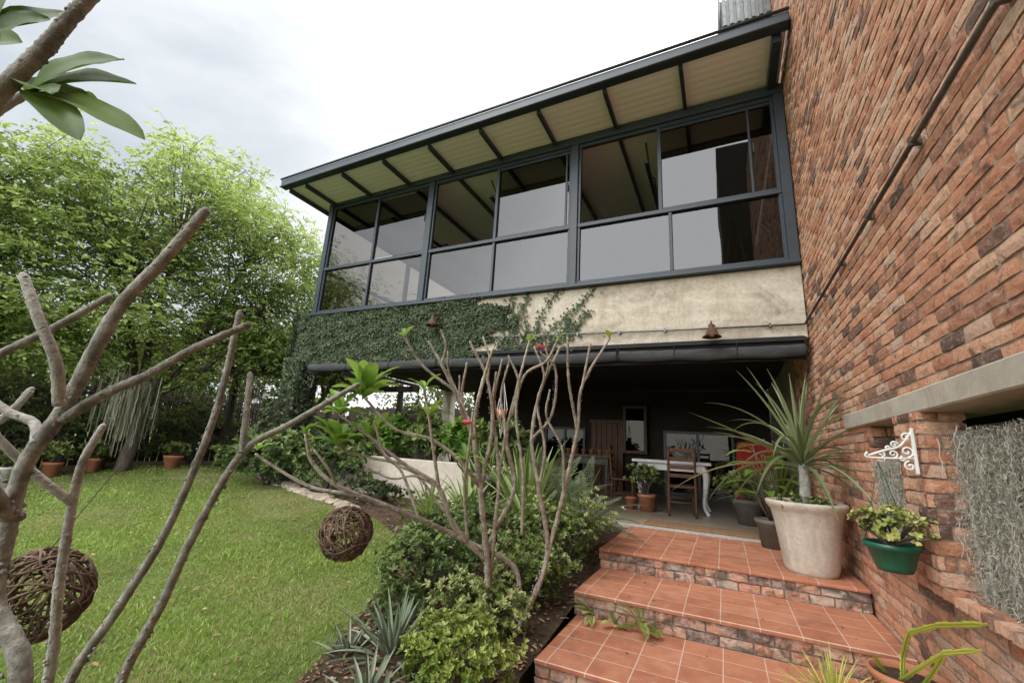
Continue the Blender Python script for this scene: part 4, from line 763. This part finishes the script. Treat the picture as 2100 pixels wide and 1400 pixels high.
def ball(c,r,cord,label):
    E=empty('woven_twig_ball',(c[0],c[1],c[2]-r),label=label,category='decoration',group='hanging woven twig balls'); mb=MB(); c=np.array(c)
    for i in range(78):
        n=nrm(rng.normal(size=3)); a=nrm(np.cross(n,rng.normal(size=3))); b=np.cross(n,a); off=R.uniform(-.5,.5); rr=r*R.uniform(.86,1.0); q=math.sqrt(1-off*off); ph=R.uniform(0,6); amp=R.uniform(.02,.14); P=[]; arc=R.uniform(2.2,5.5); f2=R.uniform(2,5)
        for j in range(26):
            t=ph+arc*j/25; p=n*(off+amp*math.sin(t*f2))+(a*math.cos(t)+b*math.sin(t))*q; P.append(c+nrm(p)*rr*(1+R.uniform(-.018,.018)))
        mb.tube(P,R.uniform(.002,.0046)*r/.14,5,0,R.random(),knob=.12)
    build(mb,'twig_weave',M['twig'],E); mb=MB(); mb.tube([c+[0,0,r*.97],cord],.0015,5); build(mb,'hanging_cord',M['greyp'],E)
ball((-2.0,2.03,-.54),.15,(-1.96,1.99,-.31),'round woven twig ball hanging from the frangipani')
ball((-1.80,.67,-.49),.125,(-1.50,.66,-.1),'large woven twig ball hanging low over the lawn')
# ------------------------------------------------------------ light, world, camera
w=bpy.data.worlds.new('World'); scene.world=w; w.use_nodes=True; nt=w.node_tree; bg=nt.nodes['Background']; out=nt.nodes['World Output']
sk=nt.nodes.new('ShaderNodeTexSky'); sk.sky_type='NISHITA'; sk.sun_disc=False; sk.sun_elevation=math.radians(58); sk.sun_rotation=math.radians(200)
nt.links.new(sk.outputs[0],bg.inputs[0]); bg.inputs[1].default_value=.1
tc=nt.nodes.new('ShaderNodeTexCoord'); dt=nt.nodes.new('ShaderNodeVectorMath'); dt.operation='DOT_PRODUCT'; dt.inputs[1].default_value=(-.918,.197,.345)
nt.links.new(tc.outputs['Generated'],dt.inputs[0])
mpn=nt.nodes.new('ShaderNodeMapping'); mpn.inputs['Scale'].default_value=(1,1,2.2); nt.links.new(tc.outputs['Generated'],mpn.inputs[0])
nz=noise(nt,mpn.outputs[0],2.2,7,.55,.4)
ad=nt.nodes.new('ShaderNodeMath'); ad.operation='MULTIPLY_ADD'; ad.inputs[1].default_value=.34; nt.links.new(nz,ad.inputs[0]); nt.links.new(dt.outputs['Value'],ad.inputs[2])
sb=nt.nodes.new('ShaderNodeMath'); sb.operation='SUBTRACT'; sb.inputs[1].default_value=.20; nt.links.new(ad.outputs[0],sb.inputs[0])
cl=ramp(nt,[(.25,(1,1,1)),(.64,(.46,.465,.47)),(.82,(.25,.255,.26)),(.92,(.165,.176,.186)),(1.0,(.13,.146,.16))],sb.outputs[0])
b2=nt.nodes.new('ShaderNodeBackground'); nt.links.new(cl,b2.inputs[0]); b2.inputs[1].default_value=4.9
mx=nt.nodes.new('ShaderNodeMixShader'); mx.inputs[0].default_value=.93; nt.links.new(bg.outputs[0],mx.inputs[1]); nt.links.new(b2.outputs[0],mx.inputs[2]); nt.links.new(mx.outputs[0],out.inputs[0])
sl=bpy.data.lights.new('sun','SUN'); sl.energy=1.5; sl.angle=math.radians(20); sl.color=(1,.96,.9); so=bpy.data.objects.new('sun',sl); col.objects.link(so)
d=Vector((.42,.45,-.85)); so.rotation_euler=d.to_track_quat('-Z','Y').to_euler(); so.location=(-5,-5,12)
cd=bpy.data.cameras.new('camera'); cd.sensor_width=36; cd.lens=885*36/2100; cd.clip_start=.02; cd.clip_end=2000
co=bpy.data.objects.new('camera',cd); col.objects.link(co)
rt=Vector((.90173,.42851,.05708)); upv=Vector((.05141,-.2374,.97005)); bk=rt.cross(upv)
co.matrix_world=Matrix(((rt.x,upv.x,bk.x,0),(rt.y,upv.y,bk.y,0),(rt.z,upv.z,bk.z,0),(0,0,0,1)))
scene.camera=co
scene.view_settings.view_transform='Standard'; scene.view_settings.look='None'; scene.view_settings.exposure=0
